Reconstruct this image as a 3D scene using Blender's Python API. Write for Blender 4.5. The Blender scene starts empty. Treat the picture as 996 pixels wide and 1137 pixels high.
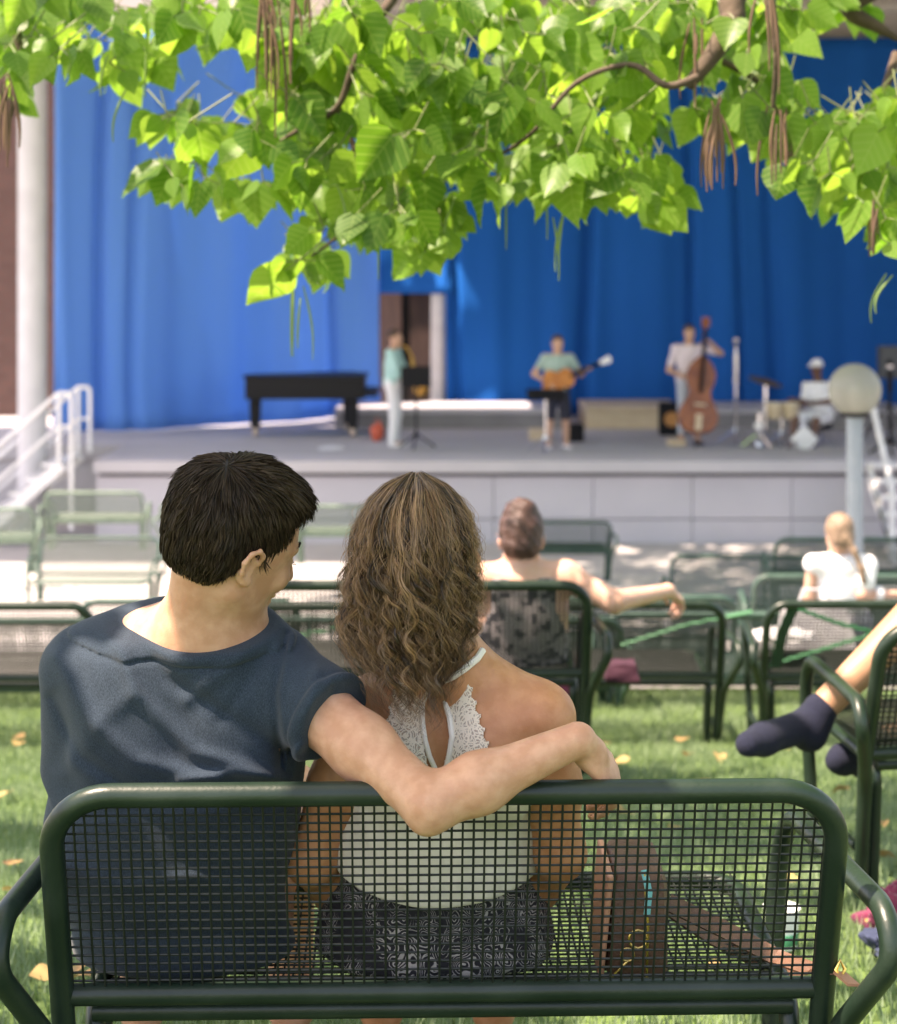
import bpy, bmesh, math, random
import numpy as np
from mathutils import Vector, Matrix, noise as mnoise

random.seed(7); RNG = np.random.default_rng(11)
SC = bpy.context.scene
COL = SC.collection
# ------------------------------------------------------------------ camera, sky, sun, exposure
FPX, CX, HY, EYE = 2075.0, 498.0, 300.0, 1.44      # focal length in photo pixels, centre column, eye-level row, eye height
cam_d = bpy.data.cameras.new('camera'); cam = bpy.data.objects.new('camera', cam_d); COL.objects.link(cam)
cam.location = (0, 0, EYE); cam.rotation_euler = (math.pi/2, 0, 0)
cam_d.sensor_fit = 'VERTICAL'; cam_d.sensor_height = 27.4; cam_d.sensor_width = 24.0; cam_d.lens = 50.0
cam_d.shift_y = (HY-568.5)/1137.0; cam_d.clip_start = .05; cam_d.clip_end = 900
cam_d.dof.use_dof = True; cam_d.dof.focus_distance = 2.72; cam_d.dof.aperture_fstop = 3.9; cam_d.dof.aperture_blades = 9
SC.camera = cam

SUN = Vector((-.43, -.17, .87)).normalized()
w = bpy.data.worlds.new('World'); SC.world = w; w.use_nodes = True
wn = w.node_tree; bg = wn.nodes['Background']
sky = wn.nodes.new('ShaderNodeTexSky'); sky.sky_type = 'NISHITA'; sky.sun_disc = False
sky.sun_elevation = math.asin(SUN.z); sky.sun_rotation = math.atan2(SUN.x, SUN.y)
sky.air_density = 1.0; sky.dust_density = 2.0; sky.ozone_density = .6
wn.links.new(sky.outputs[0], bg.inputs[0]); bg.inputs[1].default_value = .15
sd = bpy.data.lights.new('sun', 'SUN'); so = bpy.data.objects.new('sun', sd); COL.objects.link(so)
sd.energy = 4.4; sd.angle = math.radians(.53); sd.color = (1, .95, .86)
so.rotation_euler = SUN.to_track_quat('Z', 'Y').to_euler(); so.location = (-6, 4, 14)
SC.view_settings.view_transform = 'Standard'; SC.view_settings.look = 'None'
SC.view_settings.exposure = 1.8; SC.view_settings.gamma = 1
SC.view_settings.use_white_balance = True; SC.view_settings.white_balance_temperature = 7900; SC.view_settings.white_balance_tint = 22
SC.cycles.max_bounces = 8; SC.cycles.transparent_max_bounces = 16
SC.cycles.use_denoising = True

# ------------------------------------------------------------------ helpers
def at(px, py, Y):
    return Vector(((px-CX)*Y/FPX, Y, EYE-(py-HY)*Y/FPX))
def A(px, py, Y): return np.array(at(px, py, Y), dtype=np.float64)
def tag(o, label=None, cat=None, group=None, kind=None):
    if label: o['label'] = label
    if cat: o['category'] = cat
    if group: o['group'] = group
    if kind: o['kind'] = kind
    return o
def empty(name, loc, label, cat, rz=0, group=None):
    o = bpy.data.objects.new(name, None); COL.objects.link(o); o.empty_display_size = .1
    o.location = loc; o.rotation_euler = (0, 0, rz)
    return tag(o, label, cat, group)
def wmat(o):
    return o.matrix_basis.copy() if o.parent is None else wmat(o.parent) @ o.matrix_parent_inverse @ o.matrix_basis
def link_mesh(me, name, mat, parent=None, smooth=True):
    o = bpy.data.objects.new(name, me); COL.objects.link(o)
    for m in (mat if isinstance(mat, (list, tuple)) else [mat]): me.materials.append(m)
    if parent is not None:
        o.parent = parent
        o.matrix_parent_inverse = wmat(parent).inverted()
    me.polygons.foreach_set('use_smooth', [smooth]*len(me.polygons))
    me.update()
    return o
def raw_mesh(name, V, F):
    """V (n,3) array; F (m,3|4) int array"""
    me = bpy.data.meshes.new(name); V = np.asarray(V, dtype=np.float32); F = np.asarray(F, dtype=np.int32)
    me.vertices.add(len(V)); me.vertices.foreach_set('co', V.ravel())
    k = F.shape[1]; me.loops.add(F.size); me.loops.foreach_set('vertex_index', F.ravel())
    me.polygons.add(len(F)); me.polygons.foreach_set('loop_start', np.arange(0, F.size, k, dtype=np.int32))
    me.polygons.foreach_set('loop_total', np.full(len(F), k, dtype=np.int32))
    me.update(calc_edges=True); me.validate(); return me
def fillet(pts, r, n=6, closed=False):
    """round the corners of a polyline; r scalar or per-point list"""
    pts = [Vector(p) for p in pts]; out = []; N = len(pts)
    rs = r if isinstance(r, (list, tuple)) else [r]*N
    for i, p in enumerate(pts):
        if not closed and (i == 0 or i == N-1): out.append(p); continue
        a = pts[i-1]; b = pts[(i+1) % N]; u = (a-p); v = (b-p); lu, lv = u.length, v.length
        u.normalize(); v.normalize(); ang = u.angle(v, math.pi)
        if rs[i] <= 0 or ang > math.pi-.02: out.append(p); continue
        d = min(rs[i]/math.tan(ang/2), lu*.49, lv*.49); rr = d*math.tan(ang/2)
        c = p + (u+v).normalized()*(rr/math.sin(ang/2)); p0 = p+u*d; p1 = p+v*d
        e0 = p0-c; e1 = p1-c; tot = e0.angle(e1, 0); ax = e0.cross(e1)
        if ax.length < 1e-9: out.append(p); continue
        ax.normalize()
        for k in range(n+1): out.append(c + Matrix.Rotation(tot*k/n, 3, ax) @ e0)
    return out
class MB:
    def __init__(s): s.v = []; s.f = []; s.mi = []
    def add(s, v, f, mi=0):
        b = len(s.v); s.v += [tuple(x) for x in v]; s.f += [tuple(i+b for i in q) for q in f]; s.mi += [mi]*len(f)
    def box(s, c, size, R=None, bev=0, mi=0, taper=1.0):
        hx, hy, hz = [q/2 for q in size]; c = Vector(c)
        bv = min(bev, hx*.9, hy*.9, hz*.9)
        bm = bmesh.new(); bmesh.ops.create_cube(bm, size=1)
        for v in bm.verts:
            t = taper if v.co.z > 0 else 1
            v.co = Vector((v.co.x*2*hx*t, v.co.y*2*hy*t, v.co.z*2*hz))
        if bv > 0: bmesh.ops.bevel(bm, geom=bm.edges[:], offset=bv, segments=2, affect='EDGES', profile=.5)
        s.bm(bm, c, R, mi); return s
    def bm(s, bm, c=(0, 0, 0), R=None, mi=0):
        c = Vector(c); R = R or Matrix.Identity(3); bm.verts.index_update()
        s.add([c+R@v.co for v in bm.verts], [[v.index for v in f.verts] for f in bm.faces], mi); bm.free(); return s
    def tube(s, pts, r, n=10, closed=False, caps=True, mi=0, flat=None):
        P = [Vector(p) for p in pts]; N = len(P)
        rs = r if isinstance(r, (list, tuple, np.ndarray)) else [r]*N
        T = []
        for i in range(N):
            a = P[i-1] if (i > 0 or closed) else P[i]; b = P[(i+1) % N] if (i < N-1 or closed) else P[i]
            T.append((b-a).normalized())
        up = Vector((0, 0, 1)) if abs(T[0].z) < .9 else Vector((1, 0, 0))
        u = T[0].cross(up).normalized(); V = []; 
        for i in range(N):
            if i: 
                u = (u-T[i]*u.dot(T[i]))
                u = u.normalized() if u.length > 1e-6 else T[i].orthogonal().normalized()
            w2 = T[i].cross(u)
            for k in range(n):
                a = 2*math.pi*k/n; V.append(P[i]+(u*math.cos(a)+w2*math.sin(a)*(flat or 1))*float(rs[i]))
        F = []
        for i in range(N if closed else N-1):
            j = (i+1) % N
            for k in range(n): F.append((i*n+k, i*n+(k+1) % n, j*n+(k+1) % n, j*n+k))
        if caps and not closed: F.append(tuple(range(n-1, -1, -1))); F.append(tuple((N-1)*n+k for k in range(n)))
        s.add(V, F, mi); return s
    def lathe(s, prof, c=(0, 0, 0), n=20, R=None, mi=0):
        c = Vector(c); R = R or Matrix.Identity(3); V = []; F = []
        for (r, z) in prof:
            for k in range(n): a = 2*math.pi*k/n; V.append(c+R@Vector((r*math.cos(a), r*math.sin(a), z)))
        for i in range(len(prof)-1):
            for k in range(n): F.append((i*n+k, i*n+(k+1) % n, (i+1)*n+(k+1) % n, (i+1)*n+k))
        F.append(tuple(range(n-1, -1, -1))); F.append(tuple((len(prof)-1)*n+k for k in range(n)))
        s.add(V, F, mi); return s
    def prism(s, poly, c, U, V_, depth, mi=0):
        """extrude 2D polygon (u,v) by depth along UxV, centred"""
        c = Vector(c); U = Vector(U).normalized(); V_ = Vector(V_).normalized(); W = U.cross(V_)*depth/2; n = len(poly)
        vs = [c+U*a+V_*b-W for a, b in poly]+[c+U*a+V_*b+W for a, b in poly]
        F = [tuple(range(n-1, -1, -1)), tuple(range(n, 2*n))]+[(i, (i+1) % n, (i+1) % n+n, i+n) for i in range(n)]
        s.add(vs, F, mi); return s
    def build(s, name, mat, parent=None, smooth=True, loc=None):
        me = bpy.data.meshes.new(name); me.from_pydata(s.v, [], s.f)
        o = link_mesh(me, name, mat, parent, smooth)
        if any(s.mi): me.polygons.foreach_set('material_index', s.mi)
        if smooth:
            bm = bmesh.new(); bm.from_mesh(me)
            for e in bm.edges:
                if len(e.link_faces) == 2 and e.calc_face_angle(0) > .75: e.smooth = False
            bm.to_mesh(me); bm.free()
        return o
def rotz(a): return Matrix.Rotation(a, 3, 'Z')
def dup(root, loc, rz, label=None, group=None, name=None):
    r = root.copy(); COL.objects.link(r)
    M0 = root.matrix_basis.copy()
    r.location = loc; r.rotation_euler = (0, 0, rz)
    if label: r['label'] = label
    if group: r['group'] = group
    for ch in root.children:
        c = ch.copy(); COL.objects.link(c); c.parent = r; c.matrix_parent_inverse = ch.matrix_parent_inverse.copy()
        for g in ch.children:
            d = g.copy(); COL.objects.link(d); d.parent = c
    return r

# ------------------------------------------------------------------ materials
def mat(name, col, rough=.6, col2=None, scale=8, detail=4, metal=0, bump=0, bscale=None, spec=.5, sheen=0, sss=0, sss_col=None,
        coord='Object', contrast=(.35, .65), emit=None, trans=0, coat=0, stretch=None):
    m = bpy.data.materials.new(name); m.use_nodes = True; nt = m.node_tree; N = nt.nodes; L = nt.links
    p = N['Principled BSDF']; p.inputs['Base Color'].default_value = (*col, 1); p.inputs['Roughness'].default_value = rough
    p.inputs['Metallic'].default_value = metal; p.inputs['Specular IOR Level'].default_value = spec
    if sheen: p.inputs['Sheen Weight'].default_value = sheen; p.inputs['Sheen Roughness'].default_value = .5
    if coat: p.inputs['Coat Weight'].default_value = coat; p.inputs['Coat Roughness'].default_value = .15
    if sss:
        p.inputs['Subsurface Weight'].default_value = sss; p.inputs['Subsurface Radius'].default_value = (1, .35, .2)
        p.inputs['Subsurface Scale'].default_value = .008
    tc = N.new('ShaderNodeTexCoord'); src = tc.outputs[coord]
    if stretch:
        mp = N.new('ShaderNodeMapping'); mp.inputs['Scale'].default_value = stretch; L.new(src, mp.inputs[0]); src = mp.outputs[0]
    if col2 is not None:
        nz = N.new('ShaderNodeTexNoise'); nz.inputs['Scale'].default_value = scale; nz.inputs['Detail'].default_value = detail
        L.new(src, nz.inputs['Vector'])
        cr = N.new('ShaderNodeValToRGB'); cr.color_ramp.elements[0].position = contrast[0]; cr.color_ramp.elements[1].position = contrast[1]
        cr.color_ramp.elements[0].color = (*col, 1); cr.color_ramp.elements[1].color = (*col2, 1)
        L.new(nz.outputs['Fac'], cr.inputs[0]); L.new(cr.outputs[0], p.inputs['Base Color'])
    if bump:
        nb = N.new('ShaderNodeTexNoise'); nb.inputs['Scale'].default_value = bscale or scale*4; nb.inputs['Detail'].default_value = 5
        L.new(src, nb.inputs['Vector']); bp = N.new('ShaderNodeBump'); bp.inputs['Strength'].default_value = bump; bp.inputs['Distance'].default_value = .01
        L.new(nb.outputs['Fac'], bp.inputs['Height']); L.new(bp.outputs[0], p.inputs['Normal'])
    if trans:
        t = N.new('ShaderNodeBsdfTranslucent'); mx = N.new('ShaderNodeMixShader'); mx.inputs[0].default_value = trans
        if col2 is not None: L.new(cr.outputs[0], t.inputs[0])
        else: t.inputs[0].default_value = (*col, 1)
        L.new(p.outputs[0], mx.inputs[1]); L.new(t.outputs[0], mx.inputs[2]); L.new(mx.outputs[0], N['Material Output'].inputs[0])
    if emit: p.inputs['Emission Color'].default_value = (*emit[:3], 1); p.inputs['Emission Strength'].default_value = emit[3]
    return m
M = {}
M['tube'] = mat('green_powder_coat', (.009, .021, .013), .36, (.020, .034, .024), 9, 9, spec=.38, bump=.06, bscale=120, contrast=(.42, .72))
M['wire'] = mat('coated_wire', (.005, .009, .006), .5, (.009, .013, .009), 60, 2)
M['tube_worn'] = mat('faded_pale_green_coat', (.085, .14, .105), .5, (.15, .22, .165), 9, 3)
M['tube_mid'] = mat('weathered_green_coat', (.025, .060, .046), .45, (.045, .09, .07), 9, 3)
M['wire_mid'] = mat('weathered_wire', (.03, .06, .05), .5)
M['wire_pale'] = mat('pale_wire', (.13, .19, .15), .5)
def skin_mat(name, c1, c2, red, mole):
    m = mat(name, c1, .47, spec=.38, sss=.2); nt = m.node_tree; N = nt.nodes; L = nt.links; p = N['Principled BSDF']; tc = N.new('ShaderNodeTexCoord')
    def nz(sc, det, lo, hi):
        n = N.new('ShaderNodeTexNoise'); n.inputs['Scale'].default_value = sc; n.inputs['Detail'].default_value = det; L.new(tc.outputs['Object'], n.inputs['Vector'])
        r = N.new('ShaderNodeMapRange'); r.inputs[1].default_value = lo; r.inputs[2].default_value = hi; L.new(n.outputs['Fac'], r.inputs[0]); return r, n
    def mix(a_, col, fac):
        x = N.new('ShaderNodeMix'); x.data_type = 'RGBA'; L.new(fac, x.inputs[0])
        if isinstance(a_, tuple): x.inputs[6].default_value = (*a_, 1)
        else: L.new(a_, x.inputs[6])
        x.inputs[7].default_value = (*col, 1); return x.outputs[2]
    f1, _ = nz(38, 8, .38, .64); o = mix(c1, c2, f1.outputs[0]); f2, _ = nz(9, 5, .50, .72); f2.inputs[4].default_value = .32; o = mix(o, red, f2.outputs[0])
    v = N.new('ShaderNodeTexVoronoi'); v.inputs['Scale'].default_value = 42; L.new(tc.outputs['Object'], v.inputs['Vector']); r = N.new('ShaderNodeMapRange'); r.inputs[1].default_value = .075; r.inputs[2].default_value = .035; L.new(v.outputs['Distance'], r.inputs[0])
    f3, _ = nz(6, 2, .56, .58); mu = N.new('ShaderNodeMath'); mu.operation = 'MULTIPLY'; L.new(r.outputs[0], mu.inputs[0]); L.new(f3.outputs[0], mu.inputs[1]); o = mix(o, mole, mu.outputs[0])
    L.new(o, p.inputs['Base Color'])
    n1 = N.new('ShaderNodeTexNoise'); n1.inputs['Scale'].default_value = 360; n1.inputs['Detail'].default_value = 4; L.new(tc.outputs['Object'], n1.inputs['Vector'])
    b_ = N.new('ShaderNodeBump'); b_.inputs['Strength'].default_value = .10; b_.inputs['Distance'].default_value = .004; L.new(n1.outputs['Fac'], b_.inputs['Height'])
    n2 = N.new('ShaderNodeTexNoise'); n2.inputs['Scale'].default_value = 22; n2.inputs['Detail'].default_value = 3; L.new(tc.outputs['Object'], n2.inputs['Vector'])
    b2 = N.new('ShaderNodeBump'); b2.inputs['Strength'].default_value = .18; b2.inputs['Distance'].default_value = .01; L.new(n2.outputs['Fac'], b2.inputs['Height']); L.new(b_.outputs[0], b2.inputs['Normal']); L.new(b2.outputs[0], p.inputs['Normal'])
    return m
M['skin_man'] = skin_mat('fair_skin', (.50, .255, .155), (.60, .335, .22), (.56, .24, .155), (.20, .085, .05))
M['skin_tan'] = skin_mat('tanned_skin', (.43, .19, .085), (.52, .25, .125), (.49, .19, .10), (.17, .07, .035))
M['skin_far'] = mat('skin', (.50, .29, .20), .5)
M['skin_dark'] = mat('dark_skin', (.13, .06, .04), .5)
M['skin_leg'] = mat('tanned_leg_skin', (.40, .21, .12), .5, (.46, .25, .15), 12, 4, bump=.08, bscale=300)
M['white_paint'] = mat('white_painted_steel', (.70, .70, .70), .4, (.78, .78, .79), 5, 3)
M['black'] = mat('black_lacquer', (.006, .006, .008), .45, spec=.25)
M['black_matte'] = mat('black_matte', (.011, .011, .013), .8, spec=.2)
M['chrome'] = mat('chrome', (.75, .76, .78), .22, metal=1)
M['wood_pale'] = mat('pale_plywood', (.52, .40, .27), .6, (.60, .48, .34), 3, 4, stretch=(1, 8, 8))
M['white_cloth'] = mat('white_cotton', (.78, .78, .79), .85, (.72, .72, .74), 20, 3, bump=.1)
# ------------------------------------------------------------------ signed-distance sculpting
def rcone(P, a, b, ra, rb):
    a = np.asarray(a, dtype=np.float32); b = np.asarray(b, dtype=np.float32); ab = b-a; L2 = float(ab@ab)+1e-12
    pa = P-a; t = np.clip(pa@ab/L2, 0, 1); q = pa-t[:, None]*ab
    return np.sqrt((q*q).sum(1)) - (ra+(rb-ra)*t)
def ell(P, c, r, R=None):
    q = P-np.asarray(c, dtype=np.float32)
    if R is not None: q = q@np.asarray(R, dtype=np.float32)
    r = np.asarray(r, dtype=np.float32); k0 = np.sqrt(((q/r)**2).sum(1)); k1 = np.sqrt(((q/(r*r))**2).sum(1))+1e-9
    return k0*(k0-1)/k1
def smin(a, b, k):
    h = np.clip(.5+.5*(b-a)/k, 0, 1); return b*(1-h)+a*h-k*h*(1-h)
def smax(a, b, k): return -smin(-a, -b, k)
def seg_d(P, pts):
    d = None
    for a, b in zip(pts[:-1], pts[1:]):
        x = rcone(P, a, b, 0, 0); d = x if d is None else np.minimum(d, x)
    return d
def evalf(f, P, chunk=300000):
    out = np.empty(len(P), dtype=np.float32)
    for i in range(0, len(P), chunk): out[i:i+chunk] = f(P[i:i+chunk].astype(np.float32))
    return out
def sdf_mesh(f, lo, hi, h, B=6, relax=1):
    lo = np.asarray(lo, dtype=np.float64); hi = np.asarray(hi, dtype=np.float64)
    nb = np.ceil((hi-lo)/(h*B)).astype(int)+1
    g = np.stack(np.meshgrid(*[np.arange(n) for n in nb], indexing='ij'), -1).reshape(-1, 3)
    cen = lo+(g+.5)*h*B
    fc = evalf(f, cen)
    act = np.abs(fc) < h*B*1.45+.004
    full = np.repeat(np.repeat(np.repeat(np.where(fc.reshape(nb) < 0, -1., 1.).astype(np.float32), B, 0), B, 1), B, 2)
    off = np.stack(np.meshgrid(*[np.arange(B)]*3, indexing='ij'), -1).reshape(-1, 3)
    ga = g[act]; idx = (ga[:, None, :]*B+off[None]).reshape(-1, 3)
    val = evalf(f, lo+idx*h)
    full[idx[:, 0], idx[:, 1], idx[:, 2]] = val
    S = full < 0
    c = S[:-1, :-1, :-1].astype(np.int8)
    for dx in (0, 1):
        for dy in (0, 1):
            for dz in (0, 1):
                if dx+dy+dz: c = c+S[dx:S.shape[0]-1+dx, dy:S.shape[1]-1+dy, dz:S.shape[2]-1+dz]
    cells = np.argwhere((c > 0) & (c < 8))
    cid = np.full(c.shape, -1, dtype=np.int32); cid[cells[:, 0], cells[:, 1], cells[:, 2]] = np.arange(len(cells))
    acc = np.zeros((len(cells), 3)); cnt = np.zeros(len(cells))
    cor = [(0,0,0),(1,0,0),(0,1,0),(1,1,0),(0,0,1),(1,0,1),(0,1,1),(1,1,1)]
    cv = [full[cells[:, 0]+a, cells[:, 1]+b, cells[:, 2]+d] for a, b, d in cor]
    for i, j in [(0,1),(2,3),(4,5),(6,7),(0,2),(1,3),(4,6),(5,7),(0,4),(1,5),(2,6),(3,7)]:
        m = (cv[i] < 0) != (cv[j] < 0); t = cv[i][m]/(cv[i][m]-cv[j][m])
        p = np.array(cor[i])+t[:, None]*(np.array(cor[j])-np.array(cor[i])); acc[m] += p; cnt[m] += 1
    V = lo+(cells+acc/cnt[:, None])*h
    Fs = []
    for ax in range(3):
        o1, o2 = (ax+1) % 3, (ax+2) % 3
        a = [slice(None)]*3; b = [slice(None)]*3; a[ax] = slice(0, -1); b[ax] = slice(1, None)
        e = S[tuple(a)] != S[tuple(b)]
        ed = np.argwhere(e); ok = (ed[:, o1] > 0) & (ed[:, o2] > 0) & (ed[:, o1] < S.shape[o1]-1) & (ed[:, o2] < S.shape[o2]-1); ed = ed[ok]
        q = []
        for d1, d2 in ((0, 0), (1, 0), (1, 1), (0, 1)):
            cc = ed.copy(); cc[:, o1] -= d1; cc[:, o2] -= d2; q.append(cid[cc[:, 0], cc[:, 1], cc[:, 2]])
        q = np.stack(q, 1); fl = S[ed[:, 0], ed[:, 1], ed[:, 2]]
        q[~fl] = q[~fl][:, ::-1]; Fs.append(q)
    F = np.concatenate(Fs); F = F[(F >= 0).all(1)]
    F = F if True else F
    for _ in range(relax):
        s = np.zeros_like(V); n = np.zeros(len(V))
        for k in range(4):
            np.add.at(s, F[:, k], V[F[:, (k+1) % 4]]+V[F[:, (k+3) % 4]]); np.add.at(n, F[:, k], 2)
        n[n == 0] = 1; V = V*.5+.5*s/n[:, None]
    return V, F
def sculpt(name, f, lo, hi, h, mat_, parent=None, relax=1):
    V, F = sdf_mesh(f, lo, hi, h, relax=relax)
    return link_mesh(raw_mesh(name, V, F), name, mat_, parent)
def axes_from(fwd, up=(0, 0, 1)):
    """columns: right, forward, up"""
    f = Vector(fwd).normalized(); u = Vector(up); r = f.cross(u).normalized(); u = r.cross(f).normalized()
    return np.array([[r.x, f.x, u.x], [r.y, f.y, u.y], [r.z, f.z, u.z]])
def loc(P, c, Mx): return (P-np.asarray(c, dtype=np.float32))@Mx.astype(np.float32)
EX = np.array
def head_sdf(Q, detail=True, s=1.0):
    """Q in head space: x right, y forward, z up; origin between the ears. Head about 0.235 m tall"""
    Q = Q/s
    d = ell(Q, (0, -.012, .038), (.074, .096, .084))
    d = smin(d, ell(Q, (0, .03, -.005), (.064, .066, .088)), .03)
    d = smin(d, ell(Q, (0, .038, -.06), (.052, .050, .058)), .025)
    d = smin(d, rcone(Q, (0, .072, -.104), (0, .078, -.098), .017, .016), .022)          # chin
    for sx in (-1, 1):
        d = smin(d, rcone(Q, (sx*.052, -.002, -.060), (sx*.018, .072, -.102), .018, .012), .022)   # jaw
    if detail:
        for sx in (-1, 1):
            d = smin(d, ell(Q, (sx*.036, .074, -.030), (.022, .018, .020)), .018)        # cheek
            d = smin(d, rcone(Q, (sx*.012, .094, .018), (sx*.044, .078, .020), .008, .007), .012)  # brow
            d = smax(d, -ell(Q, (sx*.032, .098, -.002), (.015, .014, .010)), .010)       # socket
            d = smin(d, ell(Q, (sx*.032, .081, -.002), (.012, .0115, .010)), .003)       # eyelid
            d = smin(d, ell(Q, (sx*.011, .102, -.044), (.008, .010, .007)), .006)        # nostril wing
        d = smin(d, rcone(Q, (0, .092, .008), (0, .116, -.036), .0085, .011), .009)      # nose
        d = smin(d, ell(Q, (0, .094, -.066), (.024, .010, .0065)), .006)
        d = smin(d, ell(Q, (0, .091, -.078), (.020, .010, .0075)), .005)
        d = smax(d, -ell(Q, (0, .106, -.0715), (.024, .010, .0018)), .003)
    for sx in (-1, 1):
        d = smin(d, ell(Q, (sx*.076, -.012, -.014), (.007, .016, .024)), .007)           # ear plate
        pts = [(sx*.079, .004, -.004), (sx*.086, .002, .012), (sx*.091, -.010, .020), (sx*.093, -.023, .014), (sx*.091, -.028, -.002), (sx*.086, -.022, -.020), (sx*.080, -.010, -.034), (sx*.077, .001, -.036)]
        for a, b in zip(pts[:-1], pts[1:]): d = smin(d, rcone(Q, a, b, .0042, .0042), .004)
        d = smin(d, ell(Q, (sx*.079, -.004, -.034), (.005, .008, .008)), .006)
        d = smax(d, -ell(Q, (sx*.088, -.007, -.006), (.009, .009, .014)), .004)
    return d*s
def hand_sdf(P, wrist, Mx, curl=.5, side=1, s=1.0, spread=.0):
    """hand space: y along the hand, x across (thumb side = side), z out of the back of the hand"""
    Q = loc(P, wrist, Mx)/s; Q = Q*np.array([side, 1, 1], dtype=np.float32)
    d = rcone(Q, (0, -.01, 0), (0, .02, 0), .023, .024)
    d = smin(d, ell(Q, (.0, .055, 0), (.040, .050, .0165)), .014)
    L = [(.030, .094, .042, .026, .021), (.010, .099, .047, .030, .022), (-.011, .095, .043, .027, .021), (-.030, .085, .034, .021, .019)]
    for i, (x, y, a, b, c) in enumerate(L):
        r = .0088-.0006*i; p = np.array([x, y-.012, 0.]); ang = curl*.5; xs = x*.10+spread*(1.5-i)*.1
        for k, l in enumerate((a, b, c)):
            ang2 = ang+curl*(.0, .95, 1.5)[k]
            q = p+l*np.array([xs*(1 if k < 2 else .4), math.cos(ang2), -math.sin(ang2)])
            d = smin(d, rcone(Q, p, q, r, r*.9), .005 if k else .009); p = q; r *= .92
    t0 = np.array([.028, .018, -.006]); t1 = np.array([.050, .048, -.018]); t2 = np.array([.053, .076, -.027]); t3 = np.array([.047, .099, -.034])
    d = smin(d, rcone(Q, t0, t1, .014, .0115), .012); d = smin(d, rcone(Q, t1, t2, .0112, .010), .005); d = smin(d, rcone(Q, t2, t3, .010, .0085), .004)
    return d*s
def strands(name, paths, width, mat_, parent, vary, base_o=None):
    """paths (n,k,3): flat ribbons of the given width; vary (n,) per strand tone stored as an attribute"""
    n, k, _ = paths.shape
    T = np.gradient(paths, axis=1); T /= np.linalg.norm(T, axis=2, keepdims=True)+1e-9
    rv = RNG.normal(size=(n, 1, 3)); S_ = np.cross(T, rv); S_ /= np.linalg.norm(S_, axis=2, keepdims=True)+1e-9
    tp = np.ones(k); tp[-max(2, k//3):] = np.linspace(1, .18, max(2, k//3)); wv = np.asarray(width)*np.ones(n)
    o = S_*(wv[:, None, None]*tp[None, :, None]/2)
    V = np.stack([paths-o, paths+o], 2).reshape(-1, 3)
    i = (np.arange(n)[:, None]*k+np.arange(k-1)[None]).ravel()*2
    F = np.stack([i, i+1, i+3, i+2], 1)
    me = raw_mesh(name, V, F)
    at_ = me.attributes.new('tone', 'FLOAT', 'POINT'); at_.data.foreach_set('value', np.repeat(vary, k*2).astype(np.float32))
    return link_mesh(me, name, mat_, parent)
def hair_mat(name, dark, light, rough=.38, spec=.6):
    m = bpy.data.materials.new(name); m.use_nodes = True; nt = m.node_tree; N = nt.nodes; L = nt.links; p = N['Principled BSDF']
    a = N.new('ShaderNodeAttribute'); a.attribute_name = 'tone'; cr = N.new('ShaderNodeValToRGB')
    cr.color_ramp.elements[0].color = (*dark, 1); cr.color_ramp.elements[1].color = (*light, 1)
    L.new(a.outputs['Fac'], cr.inputs[0]); L.new(cr.outputs[0], p.inputs['Base Color'])
    p.inputs['Roughness'].default_value = rough; p.inputs['Specular IOR Level'].default_value = spec
    t = N.new('ShaderNodeBsdfTranslucent'); L.new(cr.outputs[0], t.inputs[0]); mx = N.new('ShaderNodeMixShader'); mx.inputs[0].default_value = .22
    L.new(p.outputs[0], mx.inputs[1]); L.new(t.outputs[0], mx.inputs[2]); L.new(mx.outputs[0], N['Material Output'].inputs[0])
    return m
# ------------------------------------------------------------------ ground, paving, stage, building
def gz(Y):
    """height of the ground falling towards the stage"""
    return float(np.interp(Y, [-30, 0, 2.7, 3.6, 4.5, 5.5, 6.7, 7.6, 8.6, 10, 12, 15, 18, 21, 24, 60, 400],
                           [.35, .10, 0, -.04, -.10, -.22, -.38, -.52, -.63, -.72, -.97, -1.35, -1.72, -2.04, -2.32, -2.36, -2.36]))
def sheet(name, xs, ys, dz, m, kind='structure'):
    V = [(x, y, gz(y)+dz) for y in ys for x in xs]; n = len(xs)
    F = [(j*n+i, j*n+i+1, (j+1)*n+i+1, (j+1)*n+i) for j in range(len(ys)-1) for i in range(n-1)]
    return tag(link_mesh(raw_mesh(name, V, F), name, m), kind=kind)
ys = list(np.linspace(-30, 60, 181))+[90, 150, 250, 400]
M['soil'] = mat('lawn_soil', (.055, .10, .025), .95, (.09, .15, .035), 3, 5, bump=.3, bscale=40)
M['paving'] = mat('pale_paving', (.36, .34, .34), .9, (.45, .43, .42), 1.2, 6, bump=.1, bscale=50)
sheet('ground', [-200, -60, -20, -5, 0, 5, 20, 60, 200], ys, -.012, M['soil'])
sheet('paved_path', [-40, -12, -6, 0, 6, 12, 40], list(np.linspace(9.5, 25.9, 57))+[34.0], .004, M['paving'])
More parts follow.
